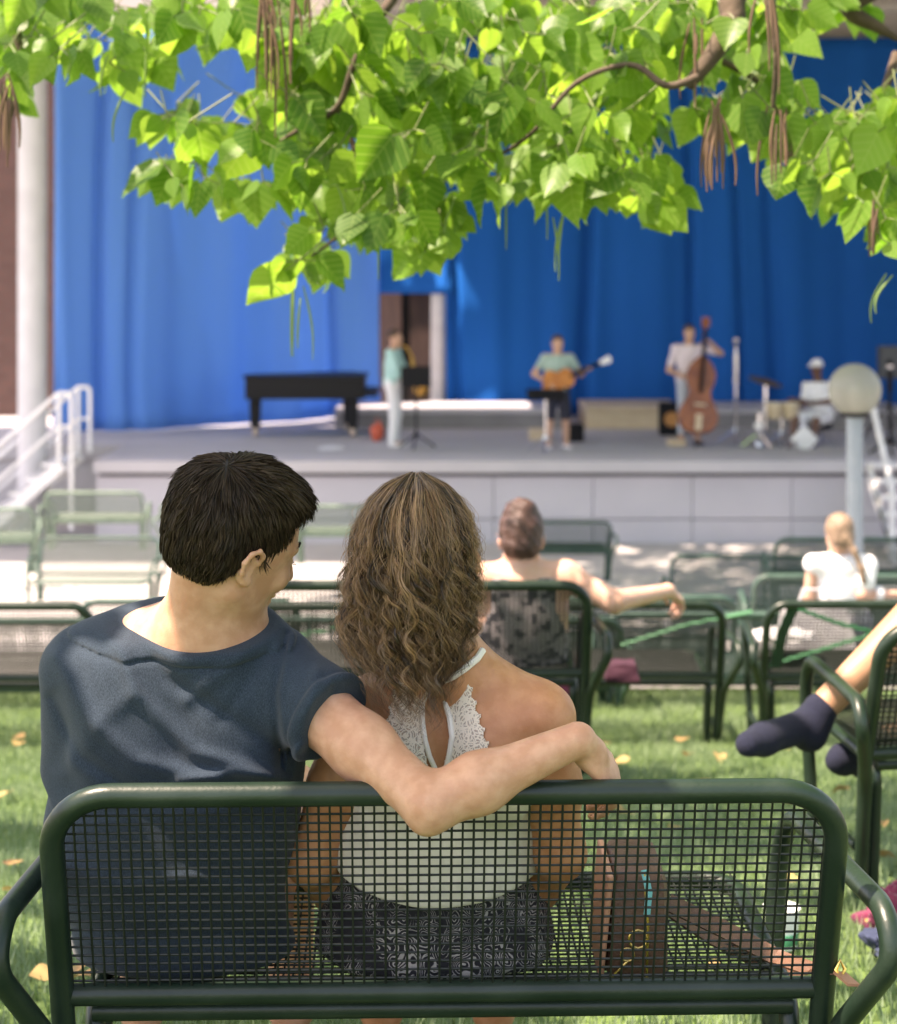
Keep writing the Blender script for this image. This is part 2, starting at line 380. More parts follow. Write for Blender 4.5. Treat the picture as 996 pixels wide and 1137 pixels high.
# grass: blades over the part of the lawn that can be seen
def grass():
    n = 150000
    Y = 2.9+6.8*RNG.random(n)**.8; X = (RNG.random(n)-.5)*2*(.30*Y+.25)
    Z = np.interp(Y, [2.7, 3.6, 4.5, 5.5, 6.7, 7.6, 8.6, 10], [0, -.04, -.10, -.22, -.38, -.52, -.63, -.72])-.012
    clump = np.sin(X*5.1+np.sin(Y*3.3)*2)*np.sin(Y*4.7+np.sin(X*2.9)*2)
    H = (.022+.022*RNG.random(n))*(1+.3*clump); a = RNG.random(n)*6.283; lean = .6*H*RNG.random(n); wd = .0022+.0015*RNG.random(n)
    ca, sa = np.cos(a), np.sin(a); b = RNG.random(n)*6.283
    P0 = np.stack([X-ca*wd, Y-sa*wd, Z], 1); P1 = np.stack([X+ca*wd, Y+sa*wd, Z], 1)
    P2 = np.stack([X+np.cos(b)*lean, Y+np.sin(b)*lean, Z+H], 1)
    V = np.stack([P0, P1, P2], 1).reshape(-1, 3); F = np.arange(3*n).reshape(-1, 3)
    me = raw_mesh('grass', V, F); at_ = me.attributes.new('tone', 'FLOAT', 'POINT')
    at_.data.foreach_set('value', np.repeat(np.clip(.5+.22*clump+.2*RNG.normal(size=n), 0, 1), 3).astype(np.float32))
    m = hair_mat('grass_blade', (.13, .22, .065), (.30, .39, .25), .6, .3); m.node_tree.nodes['Mix Shader'].inputs[0].default_value = .35
    tag(link_mesh(me, 'grass', m, smooth=False), 'short green lawn grass beneath the benches', 'grass', kind='stuff')
grass()
M['gap_shade'] = mat('painted_gap_shade', (.05, .048, .052), .9)  # dark colour stands in for the shade beneath the stage nosing
# stage: slab with overhanging nosing, panelled stone wall below
YF = 25.6; ZS = 1.44-212*YF/FPX; ZG = -2.36; XL = (104-CX)*YF/FPX; XR = 9.0
M['stone'] = mat('grey_stone_panel', (.45, .435, .475), .8, (.50, .48, .52), .9, 6, bump=.05, bscale=30)
M['stage_floor'] = mat('grey_stage_deck', (.37, .36, .375), .75, (.45, .44, .455), .5, 5, bump=.03, stretch=(1, 3, 1))
M['nosing'] = mat('stage_nosing', (.44, .425, .455), .7, (.49, .47, .50), 1, 4)
b = MB(); b.box(((XL+XR)/2, YF+1.6, ZS-.10), (XR-XL, 1.4, .2)); b.box(((-9+XR)/2, (YF+2.3+35)/2, ZS-.10), (XR+9, 35-YF-2.3, .2)); b.box((-7, YF+2.5, (ZG+ZS)/2-.15), (4, .2, ZS-ZG-.1)); stg = b.build('stage', M['stage_floor'], smooth=False); tag(stg, 'wide raised grey stage floor in front of the blue curtains', 'stage')
b = MB(); b.box(((XL+XR)/2, YF+.45, ZS-.0825), (XR-XL+.02, .90, .165), bev=.012); b.build('stage_edge', M['nosing'], stg, smooth=False)
b = MB(); b.box(((XL+XR)/2, YF+.35, ZS-.195), (XR-XL-.1, .3, .06)); b.build('shade_strip', M['gap_shade'], stg, smooth=False)
b = MB(); x = XL
k = 0
while x < XR-.05:
    wd = 1.37
    for (z0, z1) in ((ZG-.1, ZG+.36), (ZG+.375, ZS-.225)):
        b.box((x+wd/2, YF+.22+.004*((k*7) % 3), (z0+z1)/2), (min(wd, XR-x)-.008, .16, z1-z0), bev=.006)
    x += wd; k += 1
b.box(((XL+XR)/2, YF+.42, (ZG+ZS-.3)/2), (XR-XL-.04, .18, ZS-ZG-.25))
b.build('stone_facing', M['stone'], stg, smooth=False)
# low platform along the back of the stage
M['grey_riser'] = mat('dark_riser_face', (.20, .19, .20), .8, (.24, .23, .24), 2, 3)
def riser(x0, x1, h, yf, mface, mtop, label, cat):
    X0, X1 = (x0-CX)*yf/FPX, (x1-CX)*yf/FPX; b = MB(); b.box(((X0+X1)/2, yf+.9, ZS+h/2-.02), (X1-X0, 1.8, h-.04)); o = b.build('stage_riser', mface, smooth=False); tag(o, label, cat)
    b = MB(); b.box(((X0+X1)/2, yf+.88, ZS+h-.02), (X1-X0+.01, 1.86, .075), bev=.01); b.build('edge_board', mtop, o, smooth=False)
riser(372, 626, .30, 30.9, M['grey_riser'], M['nosing'], 'low grey platform across the back of the stage between piano and guitarist', 'platform')
riser(651, 757, .34, 30.85, M['wood_pale'], M['wood_pale'], 'pale plywood platform behind the double bass player', 'platform')
riser(782, 1010, .30, 30.9, M['grey_riser'], M['nosing'], 'low grey platform behind the drummer and cymbal stand', 'platform')
# curtains
def curtain_mat(name, c1, c2, tr, stretch):
    m = mat(name, c1, .8, c2, .9, 5, spec=.1, trans=tr, stretch=stretch, bump=.15, bscale=6); return m
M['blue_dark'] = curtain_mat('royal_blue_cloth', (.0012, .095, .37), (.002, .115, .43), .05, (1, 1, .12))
M['blue_sun_paint'] = curtain_mat('blue_cloth_painted_sun', (.15, .39, .80), (.17, .42, .84), .42, (1, 1, .12))  # lighter base colour stands in for sunlight on the left curtain
def curtain(name, path, z0f, z1, amp, per, m, label, seed=0, hem=.0, dz=.16):
    P = [Vector((p[0], p[1], 0)) for p in path]; L = [0]
    for a, b in zip(P[:-1], P[1:]): L.append(L[-1]+(b-a).length)
    n = max(8, int(L[-1]/.05)); rows = 26; V = []; r = random.Random(seed)
    ph = [r.uniform(0, 6.28) for _ in range(6)]; creases = [(r.uniform(0, L[-1]), r.uniform(.05, .11), r.uniform(.10, .22)) for _ in range(int(L[-1]/1.5))]
    for j in range(rows+1):
        t = j/rows
        for i in range(n+1):
            s = L[-1]*i/n; k = max(0, min(len(P)-2, int(np.searchsorted(L, s)-1))); u = (s-L[k])/(L[k+1]-L[k]); p = P[k].lerp(P[k+1], u)
            d = (P[k+1]-P[k]).normalized(); nn = Vector((d.y, -d.x, 0)); z0 = z0f(p.x, p.y)
            sw = .55+.45*(1-t)
            a_ = amp*sw*(math.sin(s*per+ph[0]+.35*math.sin(t*2.2+s))+.55*math.sin(s*per*.43+ph[1]+t*.6)+.3*math.sin(s*per*2.3+ph[2]))
            for (cs, cw, ca) in creases: a_ -= ca*math.exp(-((s-cs+.15*math.sin(t*2+cs))/cw)**2)
            if t < .12: a_ += .10*(1-t/.12)*math.sin(s*per*.6+ph[3])
            V.append((p.x+nn.x*a_, p.y+nn.y*a_, z0+(z1-z0)*t))
    F = [(j*(n+1)+i, j*(n+1)+i+1, (j+1)*(n+1)+i+1, (j+1)*(n+1)+i) for j in range(rows) for i in range(n)]
    o = link_mesh(raw_mesh(name, V, F), name, m); sm = o.modifiers.new('thickness', 'SOLIDIFY'); sm.thickness = .012
    return tag(o, label, 'curtain')
def xy(px, Y): return ((px-CX)*Y/FPX, Y)
zst = lambda x, y: ZS+.03
curtain('stage_curtain', [xy(62, 29.5), xy(150, 30.2), xy(270, 31.4), xy(340, 32.2), xy(420, 33.1)], zst, 5.4, .055, 4.3, M['blue_sun_paint'],
        'large blue stage curtain behind the black piano, sunlight painted into its lighter colour', seed=3)
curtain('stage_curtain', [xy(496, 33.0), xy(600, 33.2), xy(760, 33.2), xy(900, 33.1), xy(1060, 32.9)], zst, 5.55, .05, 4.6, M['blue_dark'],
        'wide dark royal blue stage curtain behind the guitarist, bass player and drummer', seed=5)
zdoor = lambda x, y: EYE-(326-HY)*33.1/FPX
curtain('curtain_valance', [xy(417, 33.25), xy(455, 33.3), xy(503, 33.2)], zdoor, 5.5, .03, 4.5, M['blue_dark'],
        'blue cloth hanging above the brown doorway between the two stage curtains', seed=8)
# doorway with brown door leaves and a white side drape
M['brown_door'] = mat('dark_brown_wood', (.045, .024, .020), .6, (.075, .040, .032), 2, 4, stretch=(8, 8, 1))
dr = empty('doorway', at(450, 466, 34), 'tall dark brown wooden doorway between the blue curtains', 'door')
def rect(px0, px1, py0, py1, Y, th, m, name, par, bev=0):
    a = at(px0, py0, Y); c = at(px1, py1, Y); b = MB(); b.box(((a.x+c.x)/2, Y+th/2, (a.z+c.z)/2), (c.x-a.x, th, a.z-c.z), bev=bev); return b.build(name, m, par, smooth=False)
rect(408, 446, 316, 470, 34.0, .06, M['brown_door'], 'door_leaf', dr, .01); rect(455, 494, 316, 470, 34.35, .06, M['brown_door'], 'door_leaf', dr, .01)
rect(443, 460, 316, 470, 34.5, .05, M['black_matte'], 'dark_gap', dr)
curtain('side_drape', [xy(480, 33.35), xy(490, 33.2), xy(499, 33.3)], zst, EYE-(323-HY)*33.2/FPX, .03, 9, mat('cream_cloth', (.50, .47, .46), .85, (.56, .53, .52), 4), 'narrow cream drape at the right edge of the brown doorway', seed=4)
# building: back wall, side walls, fascia, roof with trusses
M['brick'] = None
def brick_mat(name, c1, c2, mortar, sc):
    m = bpy.data.materials.new(name); m.use_nodes = True; nt = m.node_tree; N = nt.nodes; L = nt.links; p = N['Principled BSDF']; p.inputs['Roughness'].default_value = .9
    tc = N.new('ShaderNodeTexCoord'); mp = N.new('ShaderNodeMapping'); mp.inputs['Rotation'].default_value = (math.pi/2, 0, 0); L.new(tc.outputs['Object'], mp.inputs[0])
    bt = N.new('ShaderNodeTexBrick'); bt.inputs['Color1'].default_value = (*c1, 1); bt.inputs['Color2'].default_value = (*c2, 1); bt.inputs['Mortar'].default_value = (*mortar, 1)
    bt.inputs['Scale'].default_value = sc; bt.inputs['Mortar Size'].default_value = .02; L.new(mp.outputs[0], bt.inputs['Vector']); L.new(bt.outputs[0], p.inputs['Base Color']); return m
M['brick'] = brick_mat('dark_red_brick', (.065, .030, .026), (.085, .04, .034), (.06, .045, .04), 1.9)
M['beige_wall'] = mat('beige_render', (.42, .36, .33), .85, (.48, .42, .38), 1.5, 4)
b = MB(); b.box((-9.95, 33.7, 2.2), (6.0, .5, 9.4)); b.build('brick_wall', M['brick'], smooth=False); tag(SC.objects['brick_wall'], 'dark red brick wall of the stage house at the far left edge', 'wall')
b = MB(); b.box((1.0+3.6, 35.2, 1.7), (12.2, .5, 8.2)); ob = b.build('back_wall', M['beige_wall'], smooth=False); tag(ob, 'beige rear wall of the stage house behind the dark blue curtain', 'wall')
b = MB(); b.box((.9, 33.6, 6.15), (17.5, .4, 1.35)); b.box((.9, 33.38, 5.62), (17.5, .1, .12)); ob = b.build('fascia_wall', M['beige_wall'], smooth=False); tag(ob, 'pale beige band of wall above the tops of the blue curtains', 'wall')
b = MB(); b.box((10.2, 30.5, 1.8), (.5, 9.5, 8.4)); ob = b.build('side_wall', M['beige_wall'], smooth=False); tag(ob, 'plain right side wall of the stage house', 'wall')
rf = empty('stage_roof', (2, 29, 6.9), 'flat stage roof on pale lattice trusses, with unseen left slab added for shade', 'roof')
b = MB(); b.box((4.2, 29.4, 7.15), (13.4, 11.4, .3)); b.box((-8.1, 25.85, 7.15), (11.2, 7.5, .3)); b.build('roof_slab', M['beige_wall'], rf, smooth=False)  # left slab is unseen, shaped to shade deck and stairs but spare the curtain
for yy in (24.6, 28.2, 31.8):
    b = MB(); b.box((3.0, yy, 6.86), (15.4, .16, .14)); b.box((3.0, yy, 5.55+.35), (15.4, .16, .14)); x = -4.6; i = 0
    while x < 10.4:
        b.tube([(x, yy, 6.82 if i % 2 else 5.95), (x+.75, yy, 5.95 if i % 2 else 6.82)], .045, 8); x += .75; i += 1
    b.build('roof_truss', mat('pale_truss', (.50, .45, .41), .6), rf, smooth=False)
# white round column at the left of the stage
b = MB(); xa = (36-CX)*26.6/FPX; b.lathe([(.26, ZG-.1), (.26, ZG+.12), (.205, ZG+.14), (.205, 6.9)], (xa, 26.6, 0), 32); b.build('white_column', mat('column_paint', (.50, .50, .52), .6, (.56, .56, .58), 3)); tag(SC.objects['white_column'], 'tall round white column beside the left stage stairs', 'column')
def stairs(x0, x1, ya, yb, n, label, rail):
    """flight of white steel steps climbing from x0 (ground) to x1 (stage level)"""
    t = empty('stage_stairs', ((x0+x1)/2, (ya+yb)/2, ZG), label, 'stairs'); H = ZS-ZG
    for k in range(n):
        f = (k+1)/n; b = MB(); b.box((x0+(x1-x0)*(k+.5)/n, (ya+yb)/2, ZG+H*f-.03), (abs(x1-x0)/n+.05, yb-ya-.06, .045), bev=.008); b.build('step', M['white_paint'], t, smooth=False)
    for yy in (ya, yb):
        d = Vector((x1-x0, 0, H)); b = MB(); c = Vector(((x0+x1)/2, yy, ZG+H/2-.05)); L_ = d.length+.1; ang = math.atan2(H, x1-x0)
        b.box(c, (L_, .05, .15), R=Matrix.Rotation(-ang, 3, 'Y')); b.build('stringer', M['white_paint'], t, smooth=False)
        if rail:
            s = 1 if x1 > x0 else -1
            b = MB(); r = .029
            b.tube(fillet([(x0, yy, ZG+.0), (x0, yy, ZG+.98), (x1, yy, ZS+.95), (x1+s*.17, yy, ZS+.95), (x1+s*.17, yy, ZS-.9 if yy == ya else ZS+.03)], .06), r, 8)
            b.tube([(x0, yy, ZG+.52), (x1, yy, ZS+.50), (x1+s*.17, yy, ZS+.5)], r*.8, 8); b.tube([(x1, yy, ZS-.05), (x1, yy, ZS+.95)], r, 8)
            b.build('handrail', M['white_paint'], t)
    return t
stairs((-28-CX)*26/FPX, (77-CX)*26/FPX, 25.3, 26.6, 6, 'white steel stairs with white handrails climbing to the left end of the stage', True)
# right stairs seen end on: white ladder-like steps
t = empty('stage_stairs', at(990, 600, 25), 'white steel steps at the right end of the stage beside the lamp', 'stairs')
for k in range(6):
    z = ZG+(ZS-ZG)*(k+1)/6; b = MB(); b.box(((1006-CX)*25/FPX, 24.4+.2*k, z-.03), (.72, .24, .05), bev=.008); b.build('step', M['white_paint'], t, smooth=False)
for px in (975, 1037):
    X = (px-CX)*25/FPX; b = MB(); b.prism([(23.9, ZG), (24.15, ZG), (25.5, ZS-.02), (25.5, ZS-.3)], (X, 0, 0), (0, 1, 0), (0, 0, 1), .06); b.build('stringer', M['white_paint'], t, smooth=False)
    b = MB(); b.tube(fillet([(X, 24.2, ZG), (X, 24.2, ZG+.95), (X, 25.5, ZS+.95), (X, 26.1, ZS+.95), (X, 26.1, ZS)], .07), .04, 8); b.build('handrail', M['white_paint'], t)
# globe lamp
lp = empty('globe_lamp', at(949, 700, 13), 'grey post lamp with round glass globe in front of the stage', 'street lamp')
lx, ly = (949-CX)*13/FPX, 13.0; gzz = gz(13); cz = EYE-(433-HY)*13/FPX
b = MB(); b.lathe([(.10, gzz-.1), (.10, gzz+.25), (.058, gzz+.28), (.056, cz-.17)], (lx, ly, 0), 24); b.build('post', mat('grey_post_paint', (.20, .25, .28), .5, (.24, .29, .32), 4), lp)
b = MB(); b.lathe([(.085, cz-.185), (.10, cz-.17), (.10, cz-.155), (.06, cz-.15)], (lx, ly, 0), 24); b.build('collar', M['black_matte'], lp)
gm = bpy.data.materials.new('ribbed_globe_glass'); gm.use_nodes = True; N = gm.node_tree.nodes; L = gm.node_tree.links; p = N['Principled BSDF']
p.inputs['Base Color'].default_value = (.36, .37, .32, 1); p.inputs['Roughness'].default_value = .25
tr = N.new('ShaderNodeBsdfTranslucent'); tr.inputs[0].default_value = (.42, .43, .36, 1); tp = N.new('ShaderNodeBsdfTransparent'); m1 = N.new('ShaderNodeMixShader'); m2 = N.new('ShaderNodeMixShader')
m1.inputs[0].default_value = .45; m2.inputs[0].default_value = .22
L.new(p.outputs[0], m1.inputs[1]); L.new(tr.outputs[0], m1.inputs[2]); L.new(m1.outputs[0], m2.inputs[1]); L.new(tp.outputs[0], m2.inputs[2]); L.new(m2.outputs[0], N['Material Output'].inputs[0])
b = MB(); b.lathe([(.183*math.sin(a)*(1+.006*(i % 2)), cz-.183*math.cos(a)) for i, a in enumerate(np.linspace(.42, 3.10, 40))], (lx, ly, 0), 40); b.build('globe', gm, lp)
b = MB(); b.lathe([(.03, cz-.15), (.035, cz-.08), (.05, cz-.03), (.045, cz+.01), (.02, cz+.035)], (lx, ly, 0), 16); b.build('bulb', mat('lamp_bulb', (.85, .85, .82), .3), lp)
# ------------------------------------------------------------------ steel mesh benches
BW = .5575; TR = .0175; BH = .70
def bench_proto(label, mt, mw, arm_out=(.045, .045), low=False):
    t = empty('mesh_bench', (0, 0, 0), label, 'bench')
    zb, yb = .36, .115                      # lower crossbar; the back reclines from here to the top rail
    def bk(z): return yb*(BH-z)/(BH-zb)
    b = MB(); zt = BH-TR
    b.tube(fillet([(-BW+.012, yb+.06, 0), (-BW, yb, .34), (-BW, 0, zt), (BW, 0, zt), (BW, yb, .34), (BW-.012, yb+.06, 0)], [0, .15, .088, .088, .15, 0], 10), TR, 16)
    b.tube([(-BW+.005, yb, zb), (BW-.005, yb, zb)], TR*.92, 14)
    b.build('back_frame', mt, t)
    ns = 4 if low else 6; wr = .0018 if not low else .0023
    # woven wire panel inside the frame
    b = MB(); nx = 70; x_in = BW-.008; rc = .088
    for i in range(nx):
        x = -x_in+2*x_in*(i+.5)/nx; e = max(0, abs(x)-(BW-rc)); ztop = zt-rc+math.sqrt(max(0, rc*rc-e*e))
        pts = [(x, bk(z)-.0012*(-1)**(i+k), z) for k, z in enumerate(np.linspace(zb, ztop, 25 if not low else 3))]; b.tube(pts, wr, ns, caps=False)
    nz = 23
    for j in range(nz):
        z = zb+(zt-zb)*(j+.6)/nz; e = max(0, z-(zt-rc)); xe = BW-rc+math.sqrt(max(0, rc*rc-e*e))
        b.tube([(-xe, bk(z)+.0018, z), (0, bk(z)+.0018, z), (xe, bk(z)+.0018, z)], wr, ns, caps=False)
    b.build('back_mesh', mw, t)
    # seat: frame tube that turns down into legs, and its wire mesh
    zs = .325; yr, yf = yb+.03, .62
    b = MB(); b.tube(fillet([(-BW+.045, yr+.04, 0), (-BW+.04, yr, zs), (-BW+.04, yf, zs+.03), (BW-.04, yf, zs+.03), (BW-.04, yr, zs), (BW-.045, yr+.04, 0)], [0, .05, .07, .07, .05, 0], 8), .0155, 12)
    b.tube([(-BW+.04, yr, zs), (BW-.04, yr, zs)], .0155, 12); b.build('seat_frame', mt, t)
    b = MB()
    def sz(y): return zs+.012+.03*(y-yr)/(yf-yr)-.012*math.sin(math.pi*(y-yr)/(yf-yr))
    for i in range(nx):
        x = -(BW-.04)+2*(BW-.04)*(i+.5)/nx; b.tube([(x, y, sz(y)) for y in np.linspace(yr, yf, 7)], wr, ns, caps=False)
    for j in range(30):
        y = yr+(yf-yr)*(j+.5)/30; b.tube([(-BW+.04, y, sz(y)+.003), (BW-.04, y, sz(y)+.003)], wr, ns, caps=False)
    b.build('seat_mesh', mw, t)
    for s, ao in ((-1, arm_out[0]), (1, arm_out[1])):
        x = s*(BW+.022)
        b = MB(); b.tube(fillet([(x-s*.03, yb+.06, 0), (x-s*.012, .085, .30), (x+s*ao, -.04, .455), (x+s*ao*.9, .0, .515), (x, .44, .525), (x-s*.01, .50, .42), (x-s*.03, .48, 0)], [0, .2, .07, .06, .10, .2, 0], 9), TR*.95, 14)
        b.tube([(x-s*.022, yb+.06, .12), (x-s*.028, .50, .12)], .012, 10)
        b.build('armrest', mt, t)
    return t
near = bench_proto('dark green steel mesh bench nearest the camera that the couple sit on', M['tube'], M['wire'])
near['group'] = 'steel mesh benches'
near.location = ((496-CX)*2.66/FPX, 2.68, -0.006); near.rotation_euler = (0, 0, math.radians(1.6)); near.scale = (1.02, 1.02, 1.02)
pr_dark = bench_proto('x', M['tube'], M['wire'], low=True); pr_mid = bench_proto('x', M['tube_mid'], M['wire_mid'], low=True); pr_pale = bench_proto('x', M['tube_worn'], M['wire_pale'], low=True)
used = set()
def bench(proto, pxc, Ytop, ztop_px, rz, label):
    """bench whose top rail centre is at column pxc and row ztop_px at distance Ytop"""
    X = (pxc-CX)*Ytop/FPX; z = EYE-(ztop_px-HY)*Ytop/FPX - (BH-TR)
    if proto.name in used: o = dup(proto, (X, Ytop, z), math.radians(rz), label, 'steel mesh benches')
    else: used.add(proto.name); o = proto; o.location = (X, Ytop, z); o.rotation_euler = (0, 0, math.radians(rz)); o['label'] = label; o['group'] = 'steel mesh benches'
    return o
bR = bench(pr_dark, 1228, 4.46, 690, 9, 'dark green mesh bench at the right edge with the socked foot over its armrest')
bW = bench(pr_dark, 471, 6.35, 650, 0, 'dark green mesh bench in the second row with the woman leaning on it')
bench(pr_dark, -50, 7.7, 673, 0, 'empty dark green mesh bench at the left edge beyond the man')
bench(pr_dark, 300, 7.75, 674, 0, 'dark green mesh bench half hidden behind the young man')
bench(pr_dark, 655, 7.8, 671, 0, 'dark green mesh bench under the outstretched arm of the woman')
bench(pr_dark, 1003, 7.7, 671, 0, 'dark green mesh bench in front of the girl in white with green strap')
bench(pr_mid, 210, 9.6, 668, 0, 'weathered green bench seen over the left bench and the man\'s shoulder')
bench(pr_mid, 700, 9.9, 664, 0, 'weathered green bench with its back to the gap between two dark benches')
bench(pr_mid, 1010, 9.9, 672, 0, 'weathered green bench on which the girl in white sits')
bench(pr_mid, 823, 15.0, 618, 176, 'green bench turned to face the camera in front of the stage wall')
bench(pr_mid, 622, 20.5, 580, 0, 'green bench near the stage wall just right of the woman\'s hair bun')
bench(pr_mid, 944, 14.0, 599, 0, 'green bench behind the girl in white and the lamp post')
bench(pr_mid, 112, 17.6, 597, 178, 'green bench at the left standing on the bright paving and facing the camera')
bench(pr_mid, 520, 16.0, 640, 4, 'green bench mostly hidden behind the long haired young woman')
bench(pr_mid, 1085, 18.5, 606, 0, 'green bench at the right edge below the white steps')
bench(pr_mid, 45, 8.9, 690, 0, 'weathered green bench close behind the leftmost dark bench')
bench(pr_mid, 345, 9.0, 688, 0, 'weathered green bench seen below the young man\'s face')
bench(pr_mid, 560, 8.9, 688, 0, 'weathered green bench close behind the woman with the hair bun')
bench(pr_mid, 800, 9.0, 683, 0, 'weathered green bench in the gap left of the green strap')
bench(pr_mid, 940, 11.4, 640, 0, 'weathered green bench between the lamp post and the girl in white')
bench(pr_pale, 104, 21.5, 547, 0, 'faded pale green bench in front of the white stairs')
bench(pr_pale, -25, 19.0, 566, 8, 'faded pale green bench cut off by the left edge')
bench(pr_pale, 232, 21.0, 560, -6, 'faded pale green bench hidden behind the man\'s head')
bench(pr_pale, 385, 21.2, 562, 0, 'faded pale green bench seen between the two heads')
# ------------------------------------------------------------------ the young man on the near bench
def fold(P, pts, w, amp):
    """a cloth fold along a polyline given in world space: crest (amp>0) or hollow (amp<0)"""
    q = np.array([[CX+FPX*p[0]/p[1], HY+(EYE-p[2])*FPX/p[1], 0] for p in pts], dtype=np.float32)      # measured across the back, whatever the depth
    Q = np.stack([CX+FPX*P[:, 0]/P[:, 1], HY+(EYE-P[:, 2])*FPX/P[:, 1], np.zeros(len(P), dtype=np.float32)], 1)
    return amp*np.exp(-(seg_d(Q, q)/(w*735))**2)*np.clip((pts[0][1]+.16-P[:, 1])*12, 0, 1)
HM = axes_from((.75, .59, -.27), (.22, -.20, .95)); HC = A(260, 600, 2.80); HS = .985
def on_seat(P, d):
    """flesh and cloth flatten on the seat of the bench"""
    return smax(d, np.where(P[:, 1] < 3.30, .353-P[:, 2], -1).astype(np.float32), .02)
def man_torso(P):
    d = ell(P, A(205, 812, 2.905), (.178, .112, .20))
    d = smin(d, ell(P, A(203, 960, 2.95), (.152, .105, .19)), .07)
    d = smin(d, ell(P, A(205, 1065, 2.99), (.170, .125, .13)), .06)
    d = smin(d, rcone(P, A(112, 745, 2.89), A(300, 752, 2.86), .058, .056), .055)
    d = smin(d, rcone(P, A(160, 728, 2.88), A(232, 706, 2.85), .050, .055), .05)
    d = smin(d, rcone(P, A(285, 730, 2.86), A(240, 706, 2.85), .044, .052), .05)
    d = smin(d, ell(P, A(140, 800, 2.835), (.075, .045, .10)), .04)      # shoulder blades
    d = smin(d, ell(P, A(262, 800, 2.82), (.070, .045, .095)), .04)
    return d
L_SH, L_EL, L_WR = A(94, 748, 2.90), A(92, 905, 2.97), A(170, 1010, 3.18)
R_SH, R_EL, R_WR = A(318, 760, 2.84), A(478, 893, 2.640), A(641, 821, 2.685)
def man_arms(P):
    d = rcone(P, L_SH, L_EL, .056, .043); d = smin(d, rcone(P, L_EL, L_WR, .043, .028), .03)
    r = rcone(P, R_SH, R_SH*.45+R_EL*.55, .054, .045); r = smin(r, rcone(P, R_SH*.45+R_EL*.55, R_EL, .044, .035), .03)
    fm = R_EL*.68+R_WR*.32
    r = smin(r, rcone(P, R_EL, fm, .034, .039), .028); r = smin(r, rcone(P, fm, R_WR, .038, .025), .03)
    r = smin(r, ell(P, R_EL+np.array([-.006, -.006, -.020]), (.020, .019, .020)), .014)
    return d, r
hw = R_WR
HMx = axes_from((.50, .58, -.64), (.72, -.30, .50))       # hand: forward along the fingers, up = back of the hand
def man_neck(P):
    d = rcone(P, A(222, 715, 2.85), HC+HM@np.array([.006, -.030, -.05]), .060, .051)
    d = smin(d, rcone(P, A(215, 735, 2.88), A(225, 700, 2.84), .080, .060), .04)
    return smin(d, rcone(P, A(262, 715, 2.88), HC+HM@np.array([.02, .0, -.055]), .036, .036), .03)
def man_body(P):
    d = smin(man_torso(P), man_neck(P), .035)
    d = smin(d, head_sdf(loc(P, HC, HM), s=HS), .022)
    l, r = man_arms(P); d = smin(smin(d, l, .03), r, .03)
    d = smin(d, hand_sdf(P, hw+HMx@np.array([0, .018, 0]), HMx, curl=.75, side=-1, s=1.05), .008)
    for s in (-1, 1):
        hip = A(205+s*62, 1000, 3.02); kn = hip+np.array([s*.05-.01, .42, .05]); ft = kn+np.array([0, .08, -.42])
        d = smin(d, rcone(P, hip, kn, .082, .058), .05); d = smin(d, rcone(P, kn, ft, .056, .038), .03)
        d = smin(d, rcone(P, ft, ft+np.array([s*.03, .16, -.03]), .038, .028), .03)
    return on_seat(P, d)
man = empty('person', (-.42, 2.95, .34), 'young man with short dark hair in a navy t-shirt with his arm around the woman', 'person')
sculpt('body', man_body, (-.72, 2.52, -.10), (.36, 3.75, 1.22), .0035, M['skin_man'], man)

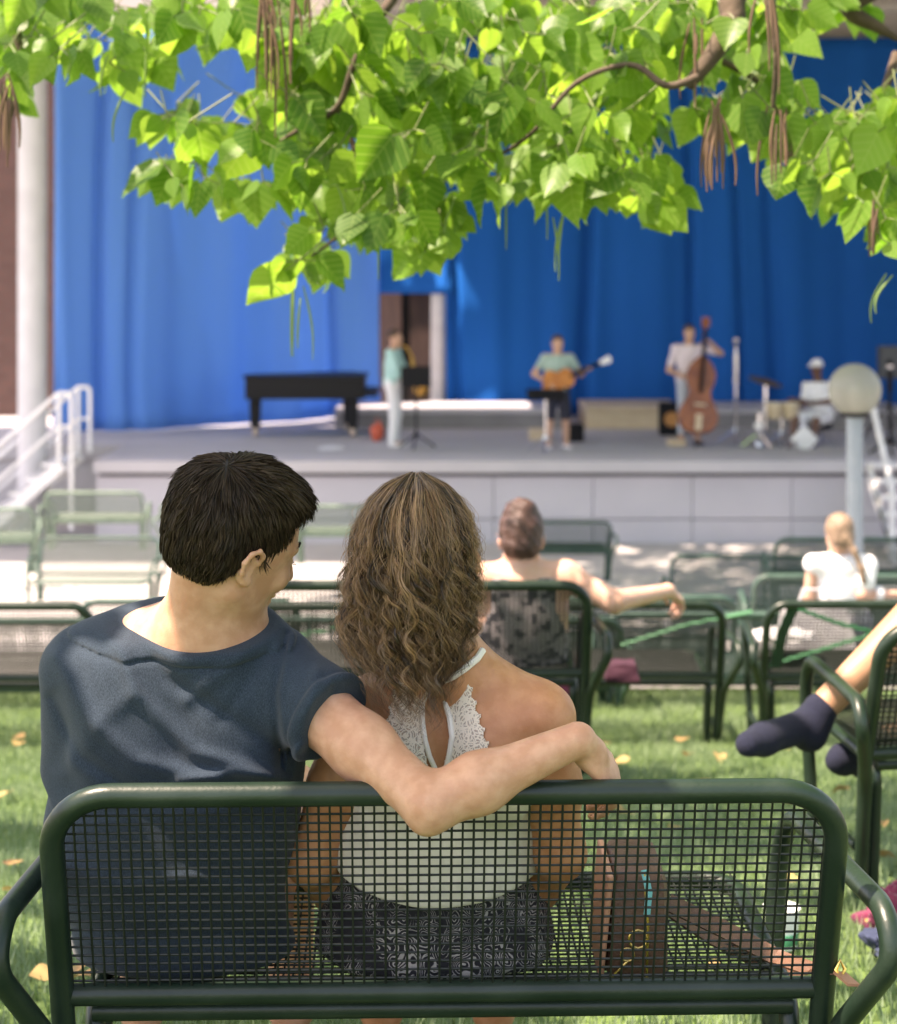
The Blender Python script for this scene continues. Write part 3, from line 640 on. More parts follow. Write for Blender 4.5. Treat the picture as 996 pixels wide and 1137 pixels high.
# t-shirt: the torso and upper arms let out a little, with folds, cut at neck, sleeves and hem
def shirt(P):
    t = smin(man_torso(P), man_neck(P), .035)-.011
    t = smin(t, ell(P, A(140, 930, 2.93), (.125, .10, .17))-.004, .06)
    t = smin(t, ell(P, A(235, 905, 2.90), (.125, .085, .14)), .06)
    l = rcone(P, L_SH+np.array([0, 0, .004]), L_EL+np.array([0, 0, -.02]), .068, .062); l = smax(l, -(P-(L_SH*.35+L_EL*.65))@((L_SH-L_EL)/np.linalg.norm(L_SH-L_EL)).astype(np.float32), .006)
    ax = (R_EL-R_SH)/np.linalg.norm(R_EL-R_SH)
    r = rcone(P, R_SH+np.array([-.005, 0, .004]), R_SH+ax*.18+np.array([0, 0, .006]), .066, .073)
    cut = (P-(R_SH+ax*.105).astype(np.float32))@ax.astype(np.float32)
    r = smax(r, cut, .006)
    r -= .004*np.exp(-((cut+.008)/.0065)**2)-.002*np.exp(-((cut+.018)/.003)**2)     # sewn hem of the sleeve
    d = smin(smin(t, l, .035), r, .028)
    F = lambda pts, w, a: fold(P, [A(x, y, Y) for x, y, Y in pts], w, a)
    # drape: long creases running from the shoulders towards the small of the back
    d -= F([(128, 702, 2.84), (150, 770, 2.79), (215, 835, 2.79), (300, 862, 2.79)], .013, .0085)
    d -= F([(150, 700, 2.84), (185, 752, 2.79), (260, 800, 2.78), (318, 838, 2.79)], .012, -.0065)
    d -= F([(62, 730, 2.85), (100, 800, 2.80), (150, 845, 2.79), (240, 868, 2.79)], .014, .008)
    d -= F([(60, 775, 2.85), (90, 840, 2.82), (150, 880, 2.80)], .012, -.007)
    d -= F([(70, 860, 2.84), (110, 800, 2.80), (150, 770, 2.79)], .016, .004)
    d -= F([(318, 705, 2.80), (305, 770, 2.78), (312, 850, 2.79)], .0065, -.0050)     # armhole seam
    d -= F([(324, 705, 2.80), (311, 770, 2.78), (318, 850, 2.79)], .005, .0030)
    d -= F([(328, 850, 2.77), (340, 800, 2.75), (352, 745, 2.77)], .010, .006)
    d -= F([(342, 838, 2.75), (362, 795, 2.73), (372, 760, 2.75)], .007, -.0045)
    d -= F([(320, 842, 2.78), (345, 822, 2.75), (370, 805, 2.73)], .007, .005)
    d -= F([(290, 706, 2.82), (250, 745, 2.79), (210, 775, 2.79)], .014, .006)
    d -= F([(300, 720, 2.81), (270, 765, 2.78), (245, 800, 2.78)], .009, -.0035)
    d -= F([(200, 868, 2.79), (260, 858, 2.78), (322, 866, 2.78)], .009, .007)
    d -= F([(80, 905, 2.86), (160, 895, 2.81), (240, 890, 2.80)], .012, -.006)
    d -= F([(75, 960, 2.86), (130, 985, 2.83), (220, 975, 2.83), (300, 1000, 2.84)], .014, .007)
    d -= F([(80, 1030, 2.88), (160, 1040, 2.86), (300, 1035, 2.86)], .013, -.006)
    sn = np.sin(P[:, 0]*61+P[:, 2]*23)*np.sin(P[:, 2]*53-P[:, 0]*17)*.0009; d -= sn
    # neck opening: ring tilted forward
    n0, n1, n2 = A(138, 688, 2.865), A(290, 694, 2.835), A(226, 717, 2.785)
    nn = np.cross(n1-n0, n2-n0); nn /= np.linalg.norm(nn); nn *= np.sign(nn[2])
    h = (P-n0.astype(np.float32))@nn.astype(np.float32)
    d = d-.0026*np.exp(-((h+.008)/.009)**4)+.0030*np.exp(-((h+.0205)/.0026)**2)
    d = smax(d, h, .005)
    hem = (A(205, 1088, 2.9)[2]-P[:, 2]).astype(np.float32); d = smax(d, hem+.012*np.sin(P[:, 0]*14), .006); d = on_seat(P, d)
    return d
M['navy'] = bpy.data.materials.new('navy_melange_jersey'); m = M['navy']; m.use_nodes = True; N = m.node_tree.nodes; L = m.node_tree.links; p = N['Principled BSDF']
tc = N.new('ShaderNodeTexCoord'); n1 = N.new('ShaderNodeTexNoise'); n1.inputs['Scale'].default_value = 750; n1.inputs['Detail'].default_value = 3
mp = N.new('ShaderNodeMapping'); mp.inputs['Scale'].default_value = (1, 1, .45); L.new(tc.outputs['Object'], mp.inputs[0]); L.new(mp.outputs[0], n1.inputs['Vector'])
n2 = N.new('ShaderNodeTexNoise'); n2.inputs['Scale'].default_value = 12; n2.inputs['Detail'].default_value = 4; L.new(tc.outputs['Object'], n2.inputs['Vector'])
ad = N.new('ShaderNodeMath'); ad.operation = 'MULTIPLY_ADD'; ad.inputs[1].default_value = .35; L.new(n2.outputs['Fac'], ad.inputs[0]); L.new(n1.outputs['Fac'], ad.inputs[2])
cr = N.new('ShaderNodeValToRGB'); cr.color_ramp.elements[0].position = .48; cr.color_ramp.elements[1].position = .86
cr.color_ramp.elements[0].color = (.012, .021, .032, 1); cr.color_ramp.elements[1].color = (.034, .052, .075, 1); L.new(ad.outputs[0], cr.inputs[0]); L.new(cr.outputs[0], p.inputs['Base Color'])
bp = N.new('ShaderNodeBump'); bp.inputs['Strength'].default_value = .35; bp.inputs['Distance'].default_value = .0015; L.new(n1.outputs['Fac'], bp.inputs['Height']); L.new(bp.outputs[0], p.inputs['Normal'])
p.inputs['Roughness'].default_value = .9; p.inputs['Sheen Weight'].default_value = .12; p.inputs['Specular IOR Level'].default_value = .2
sculpt('t_shirt', shirt, (-.74, 2.60, .28), (-.02, 3.15, .99), .0034, M['navy'], man)
M['khaki'] = mat('khaki_cotton', (.22, .17, .11), .85, (.27, .21, .14), 30, 4, bump=.1)
def shorts(P):
    d = ell(P, A(205, 1085, 3.0), (.182, .14, .115))
    for s in (-1, 1):
        hip = A(205+s*62, 1000, 3.02); d = smin(d, rcone(P, hip, hip+np.array([s*.04, .34, .045]), .098, .092), .04)
    d = smax(d, P[:, 2]-A(200, 1062, 2.95)[2], .006); return on_seat(P, smax(d, P[:, 1]-3.36, .006))
sculpt('shorts', shorts, (-.72, 2.78, .12), (-.10, 3.45, .45), .007, M['khaki'], man)

# hair: a close cap with thousands of short locks combed from the crown to the fringe
def cap_region(Q):
    """positive inside the hairy part of the scalp, head space"""
    x, y, z = np.abs(Q[:, 0]), Q[:, 1], Q[:, 2]
    line = np.where(y > .048, .060, np.where(y > .012, -.020+(y-.012)*.2, np.where(y > -.024, .012, np.where(y > -.045, .012-(-.024-y)*3.2, -.058))))
    return z-line
def cap_sdf(P):
    Q = loc(P, HC, HM)/HS
    d = ell(Q, (0, -.016, .036), (.075, .091, .091)); d = smin(d, ell(Q, (0, .006, .045), (.066, .074, .082)), .03)
    d = smin(d, ell(Q, (0, -.040, -.030), (.062, .052, .046)), .045); d = smin(d, ell(Q, (-.014, -.060, .056), (.060, .050, .052)), .035)
    d = smin(d, ell(Q, (0, -.052, .012), (.062, .050, .060)), .05)
    d = smin(d, ell(Q, (.01, .040, .092), (.045, .034, .028)), .02)                # quiff
    x = np.abs(Q[:, 0])
    line = np.interp(Q[:, 1], [-.2, -.060, -.045, -.026, -.020, .010, .016, .032, .044, .058, .090], [-.060, -.060, -.050, -.012, .014, .016, -.014, -.008, .040, .072, .090]).astype(np.float32)
    d = smax(d, (line-Q[:, 2])*.6, .004)
    return d*HS
M['hair_man'] = hair_mat('very_dark_brown_hair', (.0105, .0065, .0040), (.090, .055, .031), .55, .25); M['hair_man'].node_tree.nodes['Mix Shader'].inputs[0].default_value = .08
M['hair_base'] = mat('dark_hair_base', (.008, .0055, .004), .7)
ho = sculpt('hair', cap_sdf, HC-.17, HC+.17, .004, M['hair_base'], man)
def man_strands(n):
    # roots on the cap surface
    vs = np.array([v.co[:] for v in ho.data.vertices]); fs = ho.data.polygons
    ce = np.array([f.center[:] for f in fs]); no = np.array([f.normal[:] for f in fs]); ar = np.array([f.area for f in fs])
    i = RNG.choice(len(ce), n, p=ar/ar.sum()); P = ce[i]; Nn = no[i]
    Q = loc(P, HC, HM); QN = Nn@HM
    keep = (QN[:, 2] > -.75) & ~((Q[:, 1] > .012*HS) & (Q[:, 2] < .002*HS) & (np.abs(Q[:, 0]) > .03)); P, Nn, Q, QN = P[keep], Nn[keep], Q[keep], QN[keep]; n = len(P)
    crown = np.array([.012, -.070, .105]); dv = Q-crown
    top = np.clip((Q[:, 2]-.085)/.03, 0, 1)*np.clip((Q[:, 1]+.055)/.04, 0, 1)
    down = np.stack([Q[:, 0]*.15, -.02+.0*Q[:, 1], -np.ones(n)], 1); back = dv.copy()
    fwd = np.stack([.12*np.sign(Q[:, 0]+.01), np.ones(n)*1.0, -.05+0*Q[:, 0]], 1)
    side = np.stack([0*Q[:, 0], .42*np.ones(n)*(Q[:, 1] > -.05), -np.ones(n)], 1)
    d = back/ (np.linalg.norm(back, axis=1, keepdims=True)+1e-6)*.9+side*.75*(1-top[:, None])+fwd*top[:, None]
    # swirl near the crown
    d += .9*np.cross(np.array([0, -.3, 1.]), dv)/(.03+np.linalg.norm(dv, axis=1, keepdims=True))*np.exp(-(np.linalg.norm(dv, axis=1, keepdims=True)/.05)**2)
    key = np.round(Q/.011); hsh = np.sin(key@np.array([12.9, 78.2, 37.7]))*43758.5; hsh -= np.floor(hsh)
    cl = np.stack([np.sin(hsh*6.28*3), np.cos(hsh*6.28*5), np.sin(hsh*6.28*7)], 1)
    sb = ((np.abs(Q[:, 0]) > .045) & (Q[:, 2] < .035))[:, None]; d = np.where(sb, d*.25+np.stack([0*Q[:, 0], .05+0*Q[:, 0], -1+0*Q[:, 0]], 1), d)
    d += cl*.20+RNG.normal(size=(n, 3))*.08
    d -= QN*(d*QN).sum(1, keepdims=True); d /= np.linalg.norm(d, axis=1, keepdims=True)+1e-9
    front = np.clip((Q[:, 1]-.035)/.03, 0, 1)*np.clip((Q[:, 2]-.05)/.03, 0, 1)
    low = np.clip((.0-Q[:, 2])/.05, 0, 1)
    ln = (.028+.014*top+.002*front-.014*low)*(.7+.5*RNG.random(n)); lift = .15+.08*front+.04*top-.02*low
    lift = lift*(.6+.8*RNG.random(n))
    k = 9; t = np.linspace(0, 1, k)[None, :, None]
    base = Q+QN*.0006
    path = base[:, None, :]+d[:, None, :]*ln[:, None, None]*t+QN[:, None, :]*(ln*lift)[:, None, None]*(t-.55*t*t)
    # keep the strands on the head as it curves away
    path = path+(-QN[:, None, :])*((ln**2)/(.24))[:, None, None]*t*t*(1-.5*front[:, None, None])
    bend = cl*.004*np.clip(ln/.04, 0, 1)[:, None]; path = path+bend[:, None, :]*t*t
    path[:, :, 2] -= (front*.008)[:, None]*t[:, :, 0]**3
    W = path@HM.T+HC
    tone = np.clip(.30+.30*(hsh-.5)*2*.6+.25*RNG.normal(size=n)*.6+.10*top, 0, 1)
    return W, tone
W, tone = man_strands(30000)
strands('hair_strands', W, .0010, M['hair_man'], ho, tone)
# fringe tufts sticking out over the forehead
pp, tt = [], []
for g in range(34):
    r0 = np.array([RNG.uniform(-.03, .052), RNG.uniform(.046, .066), RNG.uniform(.086, .110)]); dirn = np.array([RNG.uniform(-.1, .35), 1.0, RNG.uniform(-.35, .15)]); dirn /= np.linalg.norm(dirn); ln = RNG.uniform(.014, .030)
    for _ in range(26):
        b0 = r0+RNG.normal(size=3)*.0035; t = np.linspace(0, 1, 10)[:, None]; end = RNG.normal(size=3)*.0012
        q = b0*(1-.0*t)+dirn*ln*t+np.array([0, 0, -.020])*t**2.3+(r0-b0)*.7*t+end*t; pp.append(q@HM.T+HC); tt.append(np.clip(.15+.12*RNG.normal(), 0, 1))
strands('fringe', np.array(pp), .0008, M['hair_man'], ho, np.array(tt))
# eyebrow and lashes seen on the near side of the face
for s in (1, -1):
    pp = []
    for i in range(260):
        u = RNG.random(); x = .014+.032*u; r0 = np.array([s*x, .0985-.021*u**1.6, .019+.007*math.sin(u*2.4)+RNG.normal()*.0022]); t = np.linspace(0, 1, 5)[:, None]
        pp.append(((r0+np.array([s*.008, -.001, .0005])*t+np.array([0, .0008, 0])*t*(1-t)*4)*HS)@HM.T+HC)
    for i in range(36):
        u = RNG.random(); r0 = np.array([s*(.022+.022*u), .0925-.004*u, -.004]); t = np.linspace(0, 1, 5)[:, None]
        pp.append(((r0+np.array([s*.002, .005, -.001])*t+np.array([0, 0, .003])*t*t)*HS)@HM.T+HC)
    strands('eyebrow', np.array(pp), .0006, M['hair_man'], man, np.full(len(pp), .05))
# ------------------------------------------------------------------ the young woman beside him
WHM = axes_from((-.10, .97, -.12)); WHC = A(462, 630, 2.85)
W_LS, W_LE, W_LW = A(402, 790, 2.92), A(346, 955, 2.93), A(375, 1010, 3.16)
W_RS, W_RE, W_RW = A(603, 797, 2.87), A(622, 948, 2.90), A(590, 1010, 3.15)
def w_torso(P):
    d = ell(P, A(498, 850, 2.925), (.138, .095, .17))
    d = smin(d, ell(P, A(487, 960, 2.95), (.118, .088, .16)), .06)
    d = smin(d, ell(P, A(484, 1068, 2.98), (.170, .125, .12)), .06)
    d = smin(d, rcone(P, A(425, 790, 2.91), A(590, 795, 2.87), .050, .050), .05)
    d = smin(d, rcone(P, A(450, 768, 2.90), A(482, 725, 2.88), .045, .045), .045)
    d = smin(d, rcone(P, A(560, 772, 2.88), A(500, 728, 2.88), .040, .043), .045)
    d = smin(d, ell(P, A(446, 840, 2.860), (.055, .038, .085)), .03)
    d = smin(d, ell(P, A(552, 845, 2.835), (.055, .038, .085)), .03)
    d -= -.006*np.exp(-(seg_d(P, [A(492, 780, 2.84), A(488, 860, 2.83), A(485, 960, 2.85)])/.02)**2)
    return d
def w_body(P):
    d = smin(w_torso(P), rcone(P, A(490, 740, 2.885), WHC+np.array([0, .0, -.05]), .056, .052), .035)
    d = smin(d, head_sdf(loc(P, WHC, WHM), s=1.0), .02)
    for S_, E_, W_, sd_ in ((W_LS, W_LE, W_LW, -1), (W_RS, W_RE, W_RW, 1)):
        a = rcone(P, S_, S_*.5+E_*.5, .050, .042); a = smin(a, rcone(P, S_*.5+E_*.5, E_, .041, .036), .03)
        a = smin(a, rcone(P, E_, W_, .037, .024), .025); d = smin(d, a, .03)
        Mh = axes_from(W_-E_+np.array([-sd_*.03, .05, 0]), (0, .2, 1)); d = smin(d, hand_sdf(P, W_, Mh, curl=.35, side=-sd_, s=.9), .012)
    for s in (-1, 1):
        hip = A(484+s*58, 1000, 3.02); kn = hip+np.array([s*.02, .40, .05]); ft = kn+np.array([0, .06, -.41])
        d = smin(d, rcone(P, hip, kn, .080, .054), .05); d = smin(d, rcone(P, kn, ft, .052, .034), .03)
        d = smin(d, rcone(P, ft, ft+np.array([s*.02, .15, -.03]), .034, .024), .03)
    return on_seat(P, d)
wo = empty('person', (-.02, 2.98, .34), 'young woman with long curly brown hair in a white lace backed halter top', 'person')
sculpt('body', w_body, (-.32, 2.62, -.10), (.34, 3.72, 1.20), .0038, M['skin_tan'], wo)
CAMP = np.array([0, 0, EYE])
def march(f, px, py, off):
    """walk from the camera side along pixel rays to the surface of f; arrays in, points out"""
    px = np.asarray(px, dtype=float).ravel(); py = np.asarray(py, dtype=float).ravel()
    D = np.stack([(px-CX)/FPX, np.ones_like(px), -(py-HY)/FPX], 1); Y = np.full(len(px), 2.55)
    for _ in range(60): Y = Y+np.clip(evalf(f, CAMP+D*Y[:, None])-off, -.02, .03)*.8
    return CAMP+D*Y[:, None]
def in_poly(x, y, poly):
    c = np.zeros(x.shape, bool); n = len(poly)
    for i in range(n):
        x0, y0 = poly[i]; x1, y1 = poly[(i+1) % n]
        c ^= ((y0 > y) != (y1 > y)) & (x < (x1-x0)*(y-y0)/((y1-y0) or 1e-9)+x0)
    return c
def patch(name, f, poly, off, m, par, step=1.5, scal=None):
    xs = np.arange(min(p[0] for p in poly)-6, max(p[0] for p in poly)+6, step); ysv = np.arange(min(p[1] for p in poly)-6, max(p[1] for p in poly)+6, step)
    gx, gy = np.meshgrid(xs, ysv); P = march(f, gx, gy, off)
    cx, cy = gx[:-1, :-1]+step/2, gy[:-1, :-1]+step/2; ins = in_poly(cx, cy, poly)
    if scal is not None: ins &= ~scal(cx, cy)
    n = len(xs); i, j = np.nonzero(ins); a = i*n+j; F = np.stack([a, a+n, a+n+1, a+1], 1)
    u, inv = np.unique(F, return_inverse=True); o = link_mesh(raw_mesh(name, P[u], inv.reshape(F.shape)), name, m, par)
    sm = o.modifiers.new('thickness', 'SOLIDIFY'); sm.thickness = .0008; sm.offset = 1; return o
def lace_mat():
    m = bpy.data.materials.new('white_lace'); m.use_nodes = True; nt = m.node_tree; N = nt.nodes; L = nt.links; p = N['Principled BSDF']
    p.inputs['Base Color'].default_value = (.80, .71, .58, 1); p.inputs['Roughness'].default_value = .85
    tc = N.new('ShaderNodeTexCoord'); nz = N.new('ShaderNodeTexNoise'); nz.inputs['Scale'].default_value = 60; L.new(tc.outputs['Object'], nz.inputs['Vector'])
    mx = N.new('ShaderNodeMix'); mx.data_type = 'VECTOR'; mx.inputs[0].default_value = .012; L.new(tc.outputs['Object'], mx.inputs[4]); L.new(nz.outputs['Color'], mx.inputs[5])
    def vor(sc, w, src, feat='DISTANCE_TO_EDGE'):
        v = N.new('ShaderNodeTexVoronoi'); v.feature = feat; v.inputs['Scale'].default_value = sc; L.new(src, v.inputs['Vector'])
        r = N.new('ShaderNodeMath'); r.operation = 'LESS_THAN'; r.inputs[1].default_value = w; L.new(v.outputs['Distance'], r.inputs[0]); return r
    a = vor(115, .10, mx.outputs[1]); b = vor(430, .13, tc.outputs['Object'])
    # rings of thicker thread round each flower
    v = N.new('ShaderNodeTexVoronoi'); v.inputs['Scale'].default_value = 52; L.new(mx.outputs[1], v.inputs['Vector'])
    sn = N.new('ShaderNodeMath'); sn.operation = 'MULTIPLY'; sn.inputs[1].default_value = 34; L.new(v.outputs['Distance'], sn.inputs[0])
    s2 = N.new('ShaderNodeMath'); s2.operation = 'SINE'; L.new(sn.outputs[0], s2.inputs[0]); g = N.new('ShaderNodeMath'); g.operation = 'GREATER_THAN'; g.inputs[1].default_value = .35; L.new(s2.outputs[0], g.inputs[0])
    mxx = N.new('ShaderNodeMath'); mxx.operation = 'MAXIMUM'; L.new(a.outputs[0], mxx.inputs[0]); L.new(g.outputs[0], mxx.inputs[1])
    m3 = N.new('ShaderNodeMath'); m3.operation = 'MULTIPLY_ADD'; m3.inputs[1].default_value = .45; L.new(b.outputs[0], m3.inputs[0]); L.new(mxx.outputs[0], m3.inputs[2])
    m4 = N.new('ShaderNodeMath'); m4.operation = 'MAXIMUM'; m4.inputs[1].default_value = .10; L.new(m3.outputs[0], m4.inputs[0])
    m5 = N.new('ShaderNodeMath'); m5.operation = 'MINIMUM'; m5.inputs[1].default_value = .92; L.new(m4.outputs[0], m5.inputs[0]); L.new(m5.outputs[0], p.inputs['Alpha'])
    bp = N.new('ShaderNodeBump'); bp.inputs['Strength'].default_value = .5; bp.inputs['Distance'].default_value = .001; L.new(mxx.outputs[0], bp.inputs['Height']); L.new(bp.outputs[0], p.inputs['Normal'])
    return m
M['lace'] = lace_mat(); M['trim'] = mat('white_satin_trim', (.80, .74, .66), .5, (.74, .69, .62), 60)
M['cream'] = mat('ivory_cotton', (.66, .63, .53), .85, (.73, .70, .60), 9, 4, bump=.25, bscale=30)
scal_R = lambda x, y: (x > 508) & (x > 517+.30*(y-735)-5*np.abs(np.sin((y-735)*.21)))
scal_L = lambda x, y: (x < 455) & (x < 440-.22*(y-745)+4*np.abs(np.sin((y-740)*.21)))
top = patch('lace_back', w_torso, [(446, 748), (474, 750), (469, 775), (468, 800), (472, 835), (478, 870), (418, 872), (424, 800)], .0030, M['lace'], wo, scal=scal_L)
tag(top, 'left lace panel beside the keyhole opening')
top2 = patch('lace_back', w_torso, [(489, 752), (520, 733), (548, 800), (550, 872), (486, 872), (497, 835), (500, 812), (496, 785)], .0030, M['lace'], wo, scal=scal_R)
def trim(path, r, flat, name):
    q = np.array(path, dtype=float); t = np.linspace(0, len(q)-1, len(q)*6); i = np.arange(len(q))
    P = march(w_torso, np.interp(t, i, q[:, 0]), np.interp(t, i, q[:, 1]), .0045)
    b = MB(); b.tube([Vector(p) for p in P], r, 8); return b.build(name, M['trim'], wo)
trim([(483, 757), (474, 768), (469, 782), (469, 802), (472, 822), (477, 840), (486, 860)], .0042, 1, 'keyhole_trim')
trim([(487, 758), (493, 776), (499, 796), (502, 818), (499, 838), (494, 860)], .0045, 1, 'keyhole_trim')
# neck band with a button loop, round the nape
b = MB(); b.tube([Vector(x) for x in march(lambda P: smin(w_torso(P), rcone(P, A(490, 740, 2.885), WHC+np.array([0, .0, -.05]), .056, .052), .035), [446, 462, 476, 488, 503, 518, 530, 536], [741, 752, 758, 757, 751, 741, 731, 722], .004)], .0058, 8); b.build('neck_band', M['trim'], wo)
def w_top(P):
    d = w_torso(P)-.010
    for a, b_, w_, am in (([(392, 880), (420, 960), (470, 1005)], 0, .011, .006), ([(590, 880), (560, 950), (540, 1000)], 0, .011, .006), ([(440, 880), (452, 1000)], 0, .009, .004), ([(520, 880), (510, 990)], 0, .010, .005), ([(380, 960), (470, 975), (590, 955)], 0, .010, -.004), ([(372, 990), (470, 1012), (600, 985)], 0, .010, .005)):
        d -= fold(P, [A(x, y, 2.84) for x, y in a], w_, am)
    d = smin(d, ell(P, A(485, 945, 2.945), (.160, .105, .12))-.0, .05)
    z = P[:, 2]; d = smax(d, z-A(485, 866, 2.85)[2]-.0*z, .004)
    hem = (A(484, 1006, 2.85)[2]-.05*((P[:, 0]+.02)/.16)**2*-.6)-z; d = smax(d, hem.astype(np.float32), .004)
    return d
sculpt('halter_top', w_top, (-.24, 2.70, .40), (.20, 3.12, .70), .0038, M['cream'], wo)
def skirt_mat():
    m = bpy.data.materials.new('black_white_paisley'); m.use_nodes = True; nt = m.node_tree; N = nt.nodes; L = nt.links; p = N['Principled BSDF']; p.inputs['Roughness'].default_value = .9
    tc = N.new('ShaderNodeTexCoord'); nz = N.new('ShaderNodeTexNoise'); nz.inputs['Scale'].default_value = 16; L.new(tc.outputs['Object'], nz.inputs['Vector'])
    mx = N.new('ShaderNodeMix'); mx.data_type = 'VECTOR'; mx.inputs[0].default_value = .07; L.new(tc.outputs['Object'], mx.inputs[4]); L.new(nz.outputs['Color'], mx.inputs[5])
    v = N.new('ShaderNodeTexVoronoi'); v.inputs['Scale'].default_value = 38; L.new(mx.outputs[1], v.inputs['Vector'])
    s = N.new('ShaderNodeMath'); s.operation = 'MULTIPLY'; s.inputs[1].default_value = 42; L.new(v.outputs['Distance'], s.inputs[0]); s2 = N.new('ShaderNodeMath'); s2.operation = 'SINE'; L.new(s.outputs[0], s2.inputs[0])
    n3 = N.new('ShaderNodeTexNoise'); n3.inputs['Scale'].default_value = 14; L.new(tc.outputs['Object'], n3.inputs['Vector'])
    ad = N.new('ShaderNodeMath'); ad.operation = 'MULTIPLY_ADD'; ad.inputs[1].default_value = 3.2; ad.inputs[2].default_value = -1.7; L.new(n3.outputs['Fac'], ad.inputs[0])
    a2 = N.new('ShaderNodeMath'); L.new(s2.outputs[0], a2.inputs[0]); L.new(ad.outputs[0], a2.inputs[1])
    cr = N.new('ShaderNodeValToRGB'); cr.color_ramp.elements[0].position = .55; cr.color_ramp.elements[1].position = .72; cr.color_ramp.elements[0].color = (.012, .012, .018, 1); cr.color_ramp.elements[1].color = (.36, .34, .34, 1)
    L.new(a2.outputs[0], cr.inputs[0]); L.new(cr.outputs[0], p.inputs['Base Color']); return m
M['paisley'] = skirt_mat()
def w_skirt(P):
    d = ell(P, A(484, 1075, 2.98), (.192, .145, .125)); d = smin(d, w_torso(P)-.008, .03)
    for s in (-1, 1):
        hip = A(484+s*55, 1005, 3.02); d = smin(d, rcone(P, hip, hip+np.array([s*.02, .36, .04]), .10, .095), .06)
    d -= .005*np.sin(P[:, 0]*70+np.sin(P[:, 2]*30)*1.2)*np.clip((.47-P[:, 2])*8, 0, 1)
    d = smax(d, P[:, 2]-A(484, 990, 2.85)[2]-.06*((P[:, 0]+.02)/.18)**2, .006); return on_seat(P, smax(d, P[:, 1]-3.42, .006))
sculpt('skirt', w_skirt, (-.30, 2.75, .14), (.26, 3.48, .58), .006, M['paisley'], wo)
# curly hair
yk = [526, 540, 556, 575, 600, 640, 680, 715, 745, 775, 810]
aw = [2, 32, 47, 56, 61, 65, 67, 64, 50, 38, 28]; cxk = [462, 462, 461, 461, 460, 458, 455, 452, 452, 456, 460]
bw = [.0, .075, .100, .116, .124, .122, .112, .095, .070, .05, .04]; ck = [2.85, 2.85, 2.85, 2.85, 2.85, 2.85, 2.85, 2.845, 2.83, 2.815, 2.805]
def envelope(py, phi, rho):
    a = np.interp(py, yk, aw)*2.83/FPX; b_ = np.interp(py, yk, bw); c = np.interp(py, yk, cxk); Yc = np.interp(py, yk, ck)
    return np.stack([(c-CX)*2.83/FPX+a*rho*np.cos(phi), Yc+b_*rho*np.sin(phi), EYE-(py-HY)*2.83/FPX], -1)
def w_base(P):
    py = HY+(EYE-P[:, 2])*FPX/2.83; a = np.interp(py, yk, aw)*2.83/FPX*.86+1e-4; b_ = np.interp(py, yk, bw)*.86+1e-4
    q = np.sqrt(((P[:, 0]-(np.interp(py, yk, cxk)-CX)*2.83/FPX)/a)**2+((P[:, 1]-np.interp(py, yk, ck))/b_)**2)
    d = (q-1)*np.minimum(a, b_)*.8; d = smax(d, (A(0, 735, 2.83)[2]-P[:, 2]), .01); d = smax(d, P[:, 2]-A(0, 530, 2.83)[2], .01); return d.astype(np.float32)
M['w_base'] = mat('brown_hair_base', (.022, .013, .008), .8)
who = sculpt('hair', w_base, (-.20, 2.70, .80), (.12, 2.97, 1.16), .006, M['w_base'], wo)
M['hair_w'] = hair_mat('curly_brown_hair', (.017, .0085, .004), (.46, .28, .15), .36, .55)
